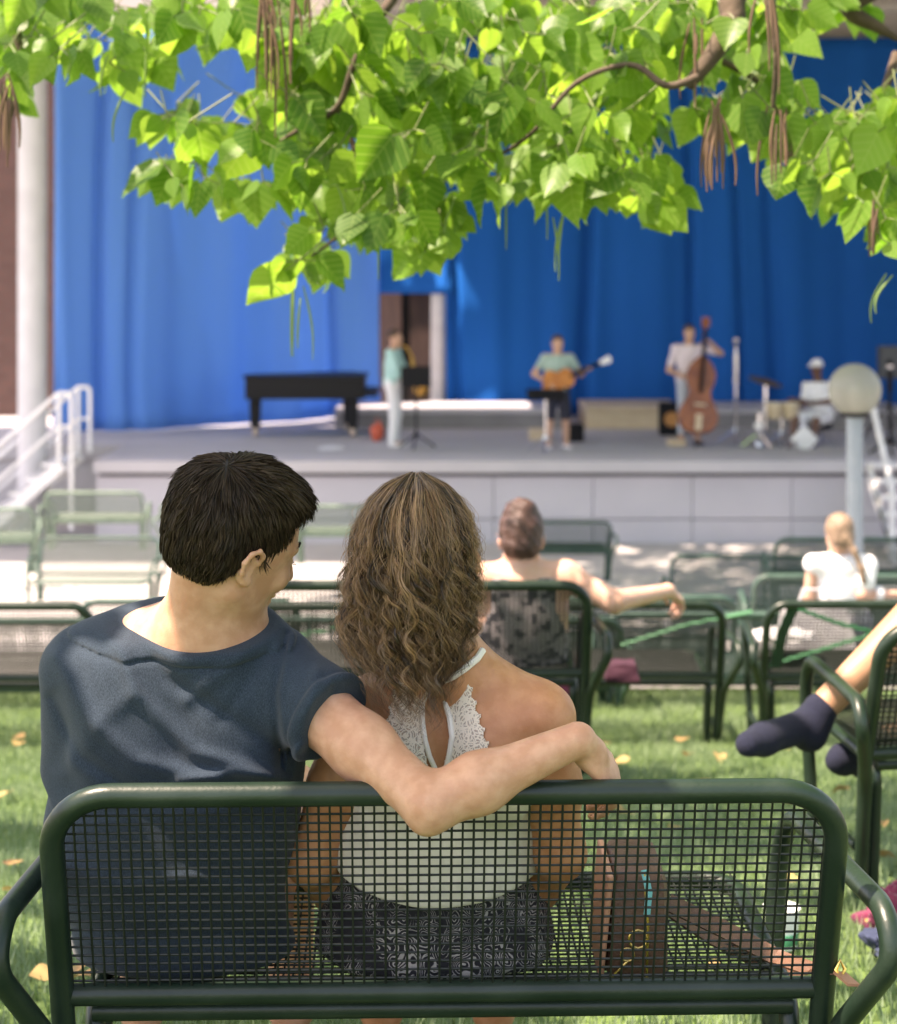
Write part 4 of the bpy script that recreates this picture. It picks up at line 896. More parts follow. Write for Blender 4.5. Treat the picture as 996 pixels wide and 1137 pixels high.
def w_hair():
    paths, tones, wd = [], [], []
    k = 46; t = np.linspace(0, 1, k)
    for g in range(420):
        phi = RNG.uniform(math.pi, 2*math.pi) if RNG.random() < .80 else RNG.uniform(0, 2*math.pi)
        rho = RNG.uniform(.80, 1.10); y0 = 527+abs(RNG.normal())*9; side = abs(math.cos(phi))
        y1 = 650+150*RNG.random()**.9 if RNG.random() < .85 else RNG.uniform(640, 700)
        if phi > math.pi and phi < 1.25*math.pi: y1 = min(y1, RNG.uniform(720, 768))
        dphi = RNG.normal()*.22; amp = RNG.uniform(.006, .0150); wl = RNG.uniform(.045, .085); fl = RNG.normal()*.13; ph = RNG.uniform(0, 6.28); tone_l = np.clip(RNG.normal(.25, .24), .0, .95)
        if RNG.random() < .2: tone_l = RNG.uniform(.65, 1)
        n = RNG.integers(12, 30)
        for _ in range(n):
            ln = (y1-y0)*RNG.uniform(.86, 1.04); py = y0+ln*t**.92
            pj = phi+RNG.normal()*.018*(1.3-t)+dphi*t; rr = rho+RNG.normal()*.008+fl*t*t
            p = envelope(py, pj, rr)
            s = ln*t*2.83/FPX; A_ = amp*(.12+.88*np.clip((t-.25)/.5, 0, 1)**1.3); pp_ = ph+RNG.normal()*.14
            w1 = 2*math.pi*s/wl+pp_
            e1 = np.stack([-np.sin(pj), np.cos(pj), 0*pj], 1); e2 = np.stack([np.cos(pj), np.sin(pj), 0*pj], 1)
            p = p+e1*(A_*np.sin(w1))[:, None]+e2*(A_*.8*np.cos(w1))[:, None]
            p += RNG.normal(size=3)*.0016*(1-.5*t[:, None])+np.array([1, 1, 0])*(RNG.normal(size=3)*.0035)*(t[:, None]**3)
            paths.append(p); tones.append(np.clip(tone_l+RNG.normal()*.09, 0, 1)); wd.append(.00075)
    for _ in range(1200):      # loose flyaway hairs round the outline
        phi = RNG.uniform(0, 2*math.pi); y0 = 528+abs(RNG.normal())*14; ln = RNG.uniform(60, 270); py = y0+ln*t; pj = phi+RNG.normal()*.3*t
        p = envelope(py, pj, 1.04+RNG.uniform(.0, .20)*np.sin(t*math.pi*RNG.uniform(.5, 1))); s = ln*t*2.83/FPX
        w1 = 2*math.pi*s/RNG.uniform(.03, .07)+RNG.uniform(0, 6.28); A_ = RNG.uniform(.003, .010)
        p = p+np.stack([np.cos(w1), np.sin(w1), .3*np.sin(w1*1.3)], 1)*A_*np.clip(t*2, 0, 1)[:, None]; paths.append(p); tones.append(RNG.uniform(.3, .9)); wd.append(.00045)
    return np.array(paths), np.array(tones), np.array(wd)
P_, T_, W_ = w_hair()
strands('curls', P_, W_, M['hair_w'], who, T_)
# ------------------------------------------------------------------ catalpa tree: trunk and limbs out of frame to the right, crown over the benches
_lv = []; _lf = []
_ys = [-.07, .02, .16, .34, .54, .74, .90, 1.0]; _ws = [.16, .34, .45, .46, .36, .20, .075, .0]
for _y, _w in zip(_ys, _ws):
    for _u in (-1, -.5, 0, .5, 1): _lv.append((_u*_w, _y+(.09 if _u == 0 and _y < .03 else 0), .14*abs(_u)*_w*2-.22*_y*_y+.03*math.cos(_y*14)*abs(_u)))
for _j in range(len(_ys)-1):
    for _i in range(4): _lf.append((_j*5+_i, _j*5+_i+1, _j*5+_i+6, _j*5+_i+5))
LEAF_V = np.array(_lv); LEAF_F = _lf; NLV = len(_lv)
def leaf_mat():
    m = bpy.data.materials.new('catalpa_leaf'); m.use_nodes = True; nt = m.node_tree; N = nt.nodes; L = nt.links; p = N['Principled BSDF']
    a = N.new('ShaderNodeAttribute'); a.attribute_name = 'tone'; cr = N.new('ShaderNodeValToRGB'); e = cr.color_ramp.elements
    e[0].color = (.060, .145, .022, 1); e[1].color = (.15, .29, .05, 1); L.new(a.outputs['Fac'], cr.inputs[0])
    L.new(cr.outputs[0], p.inputs['Base Color']); p.inputs['Roughness'].default_value = .38; p.inputs['Specular IOR Level'].default_value = .35
    t = N.new('ShaderNodeBsdfTranslucent'); c2 = N.new('ShaderNodeValToRGB'); c2.color_ramp.elements[0].color = (.12, .31, .02, 1); c2.color_ramp.elements[1].color = (.36, .58, .06, 1)
    L.new(a.outputs['Fac'], c2.inputs[0]); L.new(c2.outputs[0], t.inputs[0])
    mx = N.new('ShaderNodeMixShader'); mx.inputs[0].default_value = .60; L.new(p.outputs[0], mx.inputs[1]); L.new(t.outputs[0], mx.inputs[2]); L.new(mx.outputs[0], N['Material Output'].inputs[0])
    au = N.new('ShaderNodeAttribute'); au.attribute_name = 'leaf_u'; av = N.new('ShaderNodeAttribute'); av.attribute_name = 'leaf_v'
    def mth(op, x, y=None, c=None):
        q = N.new('ShaderNodeMath'); q.operation = op; L.new(x, q.inputs[0])
        if y is not None: L.new(y, q.inputs[1])
        if c is not None: q.inputs[1].default_value = c
        return q.outputs[0]
    ab = mth('ABSOLUTE', au.outputs['Fac']); mid = mth('LESS_THAN', ab, c=.012); w_ = mth('SUBTRACT', av.outputs['Fac'], mth('MULTIPLY', ab, c=.75)); si = mth('SINE', mth('MULTIPLY', w_, c=34)); side_ = mth('GREATER_THAN', si, c=.90); vein = mth('MAXIMUM', mid, side_)
    for src, tgt in ((cr, p.inputs['Base Color']), (c2, t.inputs[0])):
        x = N.new('ShaderNodeMix'); x.data_type = 'RGBA'; fx = mth('MULTIPLY', vein, c=.38); L.new(fx, x.inputs[0]); L.new(src.outputs[0], x.inputs[6]); x.inputs[7].default_value = (.42, .55, .14, 1); L.new(x.outputs[2], tgt)
    return m
M['leaf'] = leaf_mat(); M['bark'] = mat('brown_bark', (.055, .038, .026), .9, (.10, .07, .048), 14, 5, bump=.5, bscale=40)
M['green_pod'] = mat('green_bean_pod', (.16, .26, .07), .5); M['brown_pod'] = mat('dry_brown_pod', (.085, .045, .028), .7, (.15, .085, .05), 8)
def leaves(name, P, ax, nm, size, tone, parent, m):
    """P base points, ax leaf axis, nm rough normal"""
    ax = ax/np.linalg.norm(ax, axis=1, keepdims=True); sd = np.cross(ax, nm); sd /= np.linalg.norm(sd, axis=1, keepdims=True)+1e-9; nn = np.cross(sd, ax)
    n = len(P); curl = RNG.uniform(-.2, 2.0, n)[:, None]; wx = RNG.uniform(.85, 1.12, n)[:, None]
    lv = LEAF_V; X = lv[None, :, 0]*wx; Yl = np.repeat(lv[None, :, 1], n, 0); Z = lv[None, :, 2]*curl+.06*np.sin(RNG.uniform(0, 6, n)[:, None]+lv[None, :, 0]*5)*np.abs(lv[None, :, 0])
    V = P[:, None]+(sd[:, None]*X[..., None]+ax[:, None]*Yl[..., None]+nn[:, None]*Z[..., None])*size[:, None, None]
    F = (np.array(LEAF_F)[None]+(np.arange(n)*NLV)[:, None, None]).reshape(-1, 4)
    me = raw_mesh(name, V.reshape(-1, 3), F); at_ = me.attributes.new('tone', 'FLOAT', 'POINT'); at_.data.foreach_set('value', np.repeat(tone, NLV).astype(np.float32))
    for nm_, k_ in (('leaf_u', 0), ('leaf_v', 1)):
        a2 = me.attributes.new(nm_, 'FLOAT', 'POINT'); a2.data.foreach_set('value', np.tile(LEAF_V[:, k_], n).astype(np.float32))
    o = link_mesh(me, name, m, parent)
    return o
tree = empty('catalpa_tree', (3.6, 4.4, gz(4.4)), 'large leafy catalpa tree whose branches and hanging bean pods fill the top of the view', 'tree')
CL = [(60, 18, 75, 30, 15), (42, 72, 26, 22, 6), (4, 80, 8, 50, 3), (120, 66, 34, 34, 9), (178, 78, 8, 8, 1), (235, 22, 70, 28, 14), (200, 140, 28, 18, 5), (205, 200, 36, 20, 7), (262, 140, 30, 45, 6),
      (282, 215, 26, 22, 3), (350, 30, 70, 36, 18), (400, 110, 95, 65, 42), (330, 130, 40, 50, 9), (385, 225, 66, 48, 16), (345, 292, 24, 26, 6), (462, 195, 72, 58, 25), (476, 266, 26, 22, 7), (540, 55, 120, 60, 46), (560, 160, 80, 58, 28),
      (600, 208, 40, 28, 6), (680, 55, 110, 58, 42), (675, 160, 75, 50, 26), (712, 212, 46, 32, 13), (800, 35, 90, 38, 27), (810, 110, 60, 45, 15), (868, 130, 42, 42, 10), (885, 165, 22, 20, 3),
      (930, 12, 24, 10, 3), (950, 155, 52, 26, 13), (962, 212, 44, 32, 13), (905, 195, 26, 18, 4), (986, 268, 12, 16, 2), (985, 120, 20, 12, 2)]
P, AX, NM, SZ, TN, TW = [], [], [], [], [], []
for cx_, cy_, rx, ry, n in CL:
    for _ in range(int(n*1.3+.5)):
        a = RNG.uniform(0, 6.28); r = math.sqrt(RNG.random()); Y = RNG.uniform(4.7, 6.3); q = A(cx_+rx*r*math.cos(a), cy_-14+ry*r*math.sin(a), Y); tw = []
        for k in range(RNG.integers(2, 5)):
            b = RNG.uniform(0, 6.28); out = np.array([math.cos(b), math.sin(b)*.8, 0]); ax = out*RNG.uniform(.25, .95)+np.array([0, 0, -RNG.uniform(.35, 1.1)])
            base = q+out*RNG.uniform(.01, .06)+np.array([0, 0, -RNG.uniform(0, .03)]); P.append(base); AX.append(ax)
            NM.append(np.array([RNG.normal()*.5, (.7 if RNG.random() < .62 else -.7)+RNG.normal()*.4, .55+RNG.normal()*.35])); SZ.append(RNG.uniform(.050, .108)+.045*RNG.random()**3); TN.append(RNG.uniform(0, 1)); tw.append(base)
        TW.append((q, tw))
nvis = len(P)
SUNV = np.array(SUN)
GAPS = [(A(238, 775, 2.76), .21), (A(160, 830, 2.77), .16), (A(200, 850, 2.77), .16), (A(900, 1000, 2.8), .2)]  # sun rays kept free of leaves so light spots reach shirt and bench
def blocked(p): return not any(np.linalg.norm(np.cross(p-p_, SUNV)) < r_*.8 for p_, r_ in GAPS)
for _ in range(620):  # unseen leaves added along the sun rays to shade the couple
    u = RNG.random(); q = A(RNG.uniform(180, 540), RNG.uniform(500, 760), 2.8) if u < .45 else (A(RNG.uniform(340, 690), RNG.uniform(760, 900), 2.7) if u < .8 else A(RNG.uniform(60, 340), RNG.uniform(690, 860), 2.82))
    Z = RNG.uniform(2.6, 3.5); p = q+SUNV*(Z-q[2])/SUNV[2]+RNG.normal(size=3)*.02
    if not blocked(p) or p[2] < EYE+.155*p[1]+.2: continue
    b = RNG.uniform(0, 6.28); P.append(p); AX.append(np.array([math.cos(b), math.sin(b), -RNG.uniform(.1, .6)])); NM.append(np.array([RNG.normal()*.2, RNG.normal()*.2, 1])); SZ.append(RNG.uniform(.13, .20)); TN.append(RNG.random())

# upper crown: shades the couple and the camera, never in front of the lens
cnt = 0
while cnt < 1500:
    X, Y, Z = RNG.uniform(-3.6, 2.4), RNG.uniform(1.2, 5.0), RNG.uniform(2.55, 4.0)
    if Z < EYE+.155*Y+.30: continue
    c = math.sin(X*2.1+1.3)*math.sin(Y*2.4+.6)+.6*math.sin(X*4.3+Y*3.1)+.3*math.sin(Z*5+X)
    if c < -.62 or (X > -.8 and RNG.random() < .85) or (Y > 3.3 and X > -2.8 and RNG.random() < .85): continue
    if any(np.linalg.norm(np.cross(np.array([X, Y, Z])-p_, SUNV)) < r_ for p_, r_ in GAPS): continue
    b = RNG.uniform(0, 6.28); P.append(np.array([X, Y, Z])); AX.append(np.array([math.cos(b), math.sin(b), -RNG.uniform(.1, .8)])); NM.append(np.array([RNG.normal()*.3, RNG.normal()*.3, 1])); SZ.append(RNG.uniform(.11, .20)); TN.append(RNG.random()); cnt += 1
cnt = 0
while cnt < 3200:     # main crown round the trunk
    X, Y, Z = RNG.normal(3.9, 1.5), RNG.normal(4.2, 1.9), RNG.normal(4.6, 1.0)
    if Z < EYE+.155*abs(Y)+.5 or X < 1.9+.0*Y: continue
    b = RNG.uniform(0, 6.28); P.append(np.array([X, Y, Z])); AX.append(np.array([math.cos(b), math.sin(b), -RNG.uniform(.1, .9)])); NM.append(np.array([RNG.normal()*.3, RNG.normal()*.3, 1])); SZ.append(RNG.uniform(.12, .21)); TN.append(RNG.random()); cnt += 1
crown = leaves('crown', np.array(P), np.array(AX), np.array(NM), np.array(SZ), np.array(TN), tree, M['leaf'])
# wood
b = MB(); b.tube([(3.6, 4.4, gz(4.4)-.1), (3.62, 4.38, .6), (3.55, 4.4, 1.6), (3.45, 4.45, 2.6)], [.27, .22, .19, .17], 16); b.build('trunk', M['bark'], tree)
def limb(pts, r0, r1, m='bark', name='branch'):
    pts = [Vector(p) for p in pts]; q = []
    for i in range(len(pts)-1):
        for k in range(6):
            t = k/6; p0 = pts[max(0, i-1)]; p1 = pts[i]; p2 = pts[i+1]; p3 = pts[min(len(pts)-1, i+2)]
            q.append(.5*((2*p1)+(p2-p0)*t+(2*p0-5*p1+4*p2-p3)*t*t+(3*p1-p0-3*p2+p3)*t**3))
    q.append(pts[-1]); b = MB(); b.tube(q, [r0+(r1-r0)*i/(len(q)-1) for i in range(len(q))], 9); return b.build(name, M[m], tree)
at5 = lambda px, py, Y=5.3: at(px, py, Y)
limb([(3.45, 4.45, 2.5), (2.6, 4.7, 3.1), (1.6, 5.0, 2.85), at5(850, -50, 4.9), at5(812, 25, 4.85), at5(790, 62, 4.8), at5(763, 96, 4.8)], .07, .015)
limb([at5(775, 85, 4.7), at5(740, 95, 4.7), at5(700, 72, 4.75), at5(640, 92, 4.75), at5(590, 148, 4.8), at5(545, 178, 4.95)], .011, .004)
limb([at5(850, -30, 4.7), at5(862, 50, 4.7), at5(858, 120, 4.75)], .014, .005)
limb([(1.6, 5.0, 2.85), (.6, 5.2, 2.9), (-.1, 5.3, 2.6), at5(445, -25, 4.95), at5(412, 30, 4.9), at5(392, 75, 4.9), at5(372, 122, 4.95), at5(322, 150, 5.1), at5(285, 180, 5.2)], .022, .004)
limb([(.6, 5.2, 2.9), (-.8, 5.4, 3.0), (-1.4, 5.4, 2.6), at5(0, -30), at5(22, 60), at5(12, 130)], .04, .005)
limb([(3.45, 4.45, 2.5), (2.2, 3.8, 3.3), (.6, 3.2, 3.35), (-1.2, 3.3, 3.3), (-3.0, 3.6, 3.2)], .13, .02)
limb([(3.5, 4.4, 2.4), (3.3, 5.2, 3.2), (2.6, 5.8, 3.0), at5(996, -30, 5.6), at5(945, 8, 5.6), at5(975, 30, 5.6), at5(1000, 45, 5.6)], .08, .006)
limb([(3.45, 4.42, 2.6), (3.7, 4.3, 3.8), (4.1, 4.0, 5.2)], .15, .03); limb([(3.5, 4.4, 2.8), (4.4, 5.0, 3.8), (5.3, 5.2, 4.8)], .10, .02)
limb([at5(996, 60, 5.7), at5(975, 120, 5.6), at5(955, 160, 5.5), at5(968, 215, 5.5)], .016, .004); limb([at5(790, 62), at5(840, 90), at5(868, 130)], .012, .004); limb([at5(640, 90), at5(665, 150), at5(690, 205)], .010, .003); limb([at5(374, 118), at5(400, 190), at5(385, 250), at5(345, 285)], .010, .003)
tb = MB()
for q, tw in TW:
    up = q+np.array([RNG.normal()*.05, .03+RNG.normal()*.03, .07]); tb.tube([up, q], .0022, 4, caps=False)
    for e in tw: tb.tube([q, e], .0018, 3, caps=False)
tb.build('twigs', mat('green_twig', (.12, .15, .05), .6), tree)
def pod(px, py0, py1, name, m, Y=5.0, n=1, sp=0, r=.0036):
    for _ in range(n):
        b = MB(); x = px+RNG.normal()*sp; y0 = py0+RNG.normal()*sp; y1 = py1+RNG.normal()*sp*3; Yp = Y+RNG.normal()*.08; c = RNG.normal()*6; t = np.linspace(0, 1, 9)
        b.tube([at(x+c*math.sin(k*2.6)+(k**2)*c*.8, y0+(y1-y0)*k, Yp) for k in t], [r*(.35+.65*math.sin(math.pi*min(1, .12+k*.85))) for k in t], 6); b.build(name, m, tree)
for px, a, c, n in ((323, 310, 392, 2), (336, 315, 388, 1), (331, 330, 375, 1), (138, 95, 152, 1), (118, 60, 110, 1), (162, 60, 120, 1), (617, 240, 312, 1), (629, 235, 305, 2), (558, 210, 262, 1), (508, 225, 272, 1), (986, 306, 352, 2), (420, 240, 300, 1), (455, 215, 270, 1), (372, 200, 262, 1), (700, 20, 90, 1), (602, 200, 250, 1)):
    pod(px, a, c, 'bean_pod', M['green_pod'], n=n, sp=2.5)
for px, a, c, n, s in ((10, 90, 165, 8, 6), (295, -10, 70, 12, 14), (332, -20, 55, 7, 8), (800, 120, 205, 12, 6), (862, 125, 195, 10, 7), (772, 20, 90, 4, 8), (850, -10, 60, 4, 8), (968, 225, 270, 5, 4)):
    pod(px, a, c, 'dry_pod', M['brown_pod'], Y=4.72, n=n, sp=s, r=.0042)
# unseen second catalpa, added so that its crown shades the paving at the right
t2 = empty('catalpa_tree', (6.0, 15.5, gz(15.5)), 'unseen second catalpa tree added at the right to shade the paving and benches', 'tree')
P, AX, NM, SZ, TN = [], [], [], [], []
while len(P) < 7000:
    X, Y, Z = RNG.uniform(-4.6, 7.5), RNG.uniform(11, 25), RNG.uniform(3.8, 7.8)
    if Z < EYE+.15*Y+.45 or ((X-1.4)/6.0)**2+((Y-18.2)/7.0)**2 > 1: continue
    if math.sin(X*1.7+1)*math.sin(Y*1.5)+.5*math.sin(X*3.3+Y*2.1) < -.75: continue
    b_ = RNG.uniform(0, 6.28); P.append(np.array([X, Y, Z])); AX.append(np.array([math.cos(b_), math.sin(b_), -RNG.uniform(.1, .8)])); NM.append(np.array([RNG.normal()*.3, RNG.normal()*.3, 1])); SZ.append(RNG.uniform(.24, .38)); TN.append(RNG.random())
leaves('crown', np.array(P), np.array(AX), np.array(NM), np.array(SZ), np.array(TN), t2, M['leaf'])
b = MB(); b.tube([(6.0, 15.5, gz(15.5)-.1), (6.05, 15.5, 1.0), (5.8, 15.6, 3.2), (4.6, 16.0, 5.0), (2.6, 16.4, 5.9)], [.30, .25, .20, .14, .05], 14); b.tube([(5.8, 15.6, 3.2), (5.9, 17, 4.8), (5.0, 18.8, 5.8)], [.17, .11, .04], 10); b.build('trunk', M['bark'], t2)
# ------------------------------------------------------------------ other people: one continuous body each, clothes as children
def figure(label, J, skin, h, clothes, hair=None, name='person', hs=1.04, extra=None, hand=True, rad=1.14, look=None):
    """J: dict of joint -> world point: head, neck, chest, pelvis, sh, el, wr, hip, kn, an, toe for L and R; clothes: list of (name, fn(P, J) -> sdf, material)"""
    J = {k: np.array(v, dtype=float) for k, v in J.items()}
    side = J['shR']-J['shL']; side[2] = 0; side /= np.linalg.norm(side); fw = np.array([-side[1], side[0], 0])
    HMx_ = axes_from(look if look is not None else fw); hc = J['head']
    def torso(P):
        m = J['chest']*.55+J['pelvis']*.45
        R_ = np.stack([side, fw, np.array([0, 0, 1.])], 1)
        d = ell(P, J['chest'], (.165*rad, .105*rad, .19*rad), R_); d = smin(d, ell(P, m, (.135*rad, .10*rad, .16*rad), R_), .06); d = smin(d, ell(P, J['pelvis'], (.165*rad, .12*rad, .13*rad), R_), .06)
        d = smin(d, rcone(P, J['shL'], J['shR'], .055*rad, .055*rad), .05)
        return smin(d, rcone(P, J['neck']-np.array([0, 0, .05]), J['neck'], .075*rad, .05*rad), .04)
    def arm(P, s, k=1.0, add=0.0):
        d = rcone(P, J['sh'+s], J['el'+s], .048*rad+add, .039*rad+add); return smin(d, rcone(P, J['el'+s], J['wr'+s], .038*rad+add, .025*rad+add), .02)
    def leg(P, s, add=0.0):
        d = rcone(P, J['hip'+s], J['kn'+s], .085*rad+add, .056*rad+add); d = smin(d, rcone(P, J['kn'+s], J['an'+s], .054*rad+add, .034*rad+add), .03)
        return d
    def body(P):
        d = torso(P); d = smin(d, rcone(P, J['neck']-np.array([0, 0, .02]), hc-np.array([0, 0, .05]), .052*rad, .050*rad), .025)
        d = smin(d, head_sdf(loc(P, hc, HMx_), s=hs), .015)
        for s, sg in (('L', -1), ('R', 1)):
            d = smin(d, arm(P, s), .03)
            if hand:
                v = J['wr'+s]-J['el'+s]; v = v/np.linalg.norm(v)*.6+np.array([0, 0, -.35]); d = smin(d, hand_sdf(P, J['wr'+s], axes_from(v, (0, -.4, 1)), curl=.9, side=-sg, s=.95), .012)
            d = smin(d, leg(P, s), .04); d = smin(d, rcone(P, J['an'+s], J['toe'+s], .036*rad, .028*rad), .025)
        return d
    allp = np.array(list(J.values())); lo, hi = allp.min(0)-.26, allp.max(0)+.26
    root = empty(name, tuple((J['anL']+J['anR'])/2*np.array([1, 1, 0])+np.array([0, 0, min(J['anL'][2], J['anR'][2])-.06])), label, 'person')
    sculpt('body', body, lo, hi, h, skin, root)
    K = dict(J=J, torso=torso, arm=arm, leg=leg, hc=hc, HM=HMx_, hs=hs)
    for nm, fn, m in clothes:
        sculpt(nm, lambda P, fn=fn: fn(P, K), lo, hi, h*.95, m, root)
    if hair is not None: sculpt('hair', lambda P: hair[0](loc(P, hc, HMx_)/hs)*hs, hc-.30, hc+.25, min(h, .009), hair[1], root)
    return root, K
def c_shirt(sleeve=.45, off=.014, low=-.06):
    def fn(P, K):
        J = K['J']; d = K['torso'](P)-off
        for s in 'LR':
            a, b_ = J['sh'+s], J['el'+s]; e = a+(b_-a)*min(sleeve, 1); r = rcone(P, a, e, .062, .058)
            d = smin(d, r, .03)
            if sleeve > 1: d = smin(d, rcone(P, b_, b_+(J['wr'+s]-b_)*(sleeve-1), .052, .042), .03)
        d = smax(d, P[:, 2]-(J['neck'][2]-.012), .008); d -= .004*np.sin(P[:, 0]*40+P[:, 2]*31)*np.sin(P[:, 2]*37)
        return smax(d, (J['pelvis'][2]+low)-P[:, 2], .008)
    return fn
def c_legs(frac, off=.018, topz=.06):
    """trousers or shorts: frac 1 = knee, 2 = ankle"""
    def fn(P, K):
        J = K['J']; d = smax(K['torso'](P)-off*.8, P[:, 2]-(J['pelvis'][2]+topz), .01)
        for s in 'LR':
            a, b_, c_ = J['hip'+s], J['kn'+s], J['an'+s]
            d = smin(d, rcone(P, a, a+(b_-a)*min(1, frac), .098, .078+(.0 if frac > 1 else .012)), .03)
            if frac > 1: d = smin(d, rcone(P, b_, b_+(c_-b_)*(frac-1), .076, .062), .03)
        return d
    return fn
def c_shoes(P, K):
    J = K['J']; d = None
    for s in 'LR':
        r = smin(rcone(P, J['an'+s]+np.array([0, 0, -.035]), J['toe'+s], .048, .040), rcone(P, J['an'+s], J['an'+s]+np.array([0, 0, -.03]), .046, .05), .02); d = r if d is None else np.minimum(d, r)
    return d
def hair_short(Q):
    d = ell(Q, (0, -.018, .045), (.084, .102, .088)); return smax(d, np.where(Q[:, 1] > .045, .055, np.where(Q[:, 1] > -.03, .015, -.045)).astype(np.float32)-Q[:, 2], .006)
def hair_full(Q):
    d = ell(Q, (0, -.016, .040), (.086, .104, .094)); d = smin(d, ell(Q, (0, -.045, -.035), (.070, .062, .055)), .04)
    line = np.interp(Q[:, 1], [-.2, -.02, .01, .03, .05, .08], [-.09, -.075, -.01, -.005, .045, .07]).astype(np.float32)
    return smax(d, (line-Q[:, 2])*.7, .006)
def hair_bun(Q):
    d = hair_full(Q); d = smin(d, ell(Q, (0, -.055, .105), (.060, .052, .046)), .018)
    return d-.0045*np.sin(Q[:, 0]*110+Q[:, 2]*60)*np.sin(Q[:, 2]*90+Q[:, 1]*70)
def hair_tail(Q):
    d = hair_full(Q)
    for a, b_ in (((.01, -.10, -.02), (.045, -.105, -.10)), ((.045, -.105, -.10), (.085, -.10, -.20)), ((.085, -.10, -.20), (.10, -.09, -.29))): d = smin(d, rcone(Q, a, b_, .024, .016), .012)
    return d-.003*np.sin(Q[:, 0]*150)*np.sin(Q[:, 2]*50)
def standing(px, pyh, pyf, Y, face=(0, -1), spread=.10, arms=None, lean=0, hs=1.0):
    """standing adult: head top row pyh, feet row pyf; face = heading in the ground plane"""
    top = at(px, pyh, Y); foot = at(px, pyf, Y); H = top.z-foot.z; s = H/1.75; f = Vector((face[0], face[1], 0)).normalized(); r = Vector((f.y, -f.x, 0))
    def p(x, y, z): return foot+r*x*s+f*(y+lean*max(0, z-.9))*s+Vector((0, 0, z*s))
    J = dict(head=p(0, .02, 1.63), neck=p(0, 0, 1.48), chest=p(0, 0, 1.25), pelvis=p(0, 0, .97), shL=p(-.19, 0, 1.42), shR=p(.19, 0, 1.42), hipL=p(-.09, 0, .92), hipR=p(.09, 0, .92),
             knL=p(-spread, .03, .50), knR=p(spread, .03, .50), anL=p(-spread-.02, 0, .09), anR=p(spread+.02, 0, .09), toeL=p(-spread-.05, .16, .035), toeR=p(spread+.05, .16, .035))
    ar = arms or dict(elL=(-.26, .02, 1.14), wrL=(-.20, .2, .98), elR=(.26, .02, 1.14), wrR=(.20, .2, .98))
    for k, v in ar.items(): J[k] = p(*v)
    return J, p
M['hair_far'] = mat('brown_hair', (.045, .025, .016), .6, (.07, .04, .025), 60); M['hair_red'] = mat('reddish_brown_hair', (.035, .015, .011), .55, (.07, .032, .024), 30, 3, bump=.5, bscale=120)
M['hair_fair'] = mat('light_brown_hair', (.15, .10, .065), .6, (.26, .18, .12), 50, bump=.4, bscale=120)
M['mint'] = mat('mint_cotton', (.36, .60, .58), .85); M['sage'] = mat('sage_cotton', (.30, .42, .38), .85); M['pinkshirt'] = mat('pale_pink_cotton', (.62, .53, .58), .85, (.68, .60, .65), 12); M['dark_navy'] = mat('dark_navy_cotton', (.02, .022, .04), .85)
M['shoe_dark'] = mat('dark_shoe', (.025, .022, .022), .6); M['orange'] = mat('orange_varnish', (.62, .24, .04), .3, (.42, .13, .02), 4, spec=.6); M['bass_wood'] = mat('red_brown_varnish', (.18, .038, .010), .25, (.30, .08, .02), 5, 4, spec=.6)
M['pale_jeans'] = mat('pale_grey_jeans', (.42, .47, .55), .85)
ZD = ZS
# saxophonist
J, p = standing(437, 366, 498, 27.9, (.9, -.2), .07, dict(elL=(-.24, .10, 1.15), wrL=(-.08, .28, 1.12), elR=(.22, .12, 1.10), wrR=(.06, .32, .95)))
figure('saxophone player in a mint shirt and white trousers in front of the brown doorway', J, M['skin_far'], .016,
       [('shirt', c_shirt(1.1), M['mint']), ('trousers', c_legs(1.95), M['white_cloth']), ('shoes', c_shoes, M['white_cloth'])], (lambda Q: np.maximum(hair_short(Q)+.002, 0*Q[:, 0]+(.0-Q[:, 2])), M['hair_far']))
sx = empty('saxophone', tuple(p(.0, .3, 1.0)), 'brass saxophone held by the player in the mint shirt', 'saxophone')
b = MB(); pts = fillet([p(0, .10, 1.50), p(0, .20, 1.50), p(0, .28, 1.35), p(.02, .34, .84), p(.02, .44, .80), p(.02, .50, 1.02)], [0, .04, .05, .05, .05, 0], 6)
b.tube(pts, [.012+.075*(i/(len(pts)-1))**2.0 for i in range(len(pts))], 12); M['brass'] = mat('brass', (.55, .30, .08), .3, metal=.9); b.build('saxophone_body', M['brass'], sx)
# guitarist
J, pg = standing(619, 373, 500, 27.6, (.12, -1), .12, dict(elL=(.0, 0, 0), wrL=(0, 0, 0), elR=(.0, 0, 0), wrR=(0, 0, 0)))
r_ = lambda x, y, z: np.array(pg(x, y, z))
# image right is the player's left
J['elL'] = r_(-.36, .04, 1.16); J['wrL'] = r_(-.42, .20, 1.27); J['elR'] = r_(.36, -.02, 1.17); J['wrR'] = r_(.14, .22, 1.02)
figure('guitar player in a sage green t-shirt and dark shorts standing on stage', J, M['skin_far'], .016,
       [('shirt', c_shirt(.55), M['sage']), ('shorts', c_legs(.92), M['dark_navy']), ('shoes', c_shoes, M['white_cloth'])], (hair_short, M['hair_far']))
def guitar_outline(L, lower, upper, waist):
    pts = []
    for t in np.linspace(0, 1, 17):
        wv = lower*math.sin(math.pi*min(1, t/.62)) if t < .40 else np.interp(t, [.40, .56, .62, .78, .92, 1], [lower*.95, waist, waist, upper, upper*.75, .02])
        pts.append((t*L, max(.012, wv)))
    return pts+[(x, -y) for x, y in reversed(pts)]
gt = empty('guitar', tuple(pg(.1, .2, 1.0)), 'orange hollow body guitar held by the player in the sage t-shirt', 'guitar')
o0 = pg(.26, .20, .97); U = (pg(-.60, .24, 1.34)-o0).normalized(); Nf = Vector((0, -1, 0)); Vv = Nf.cross(U).normalized()
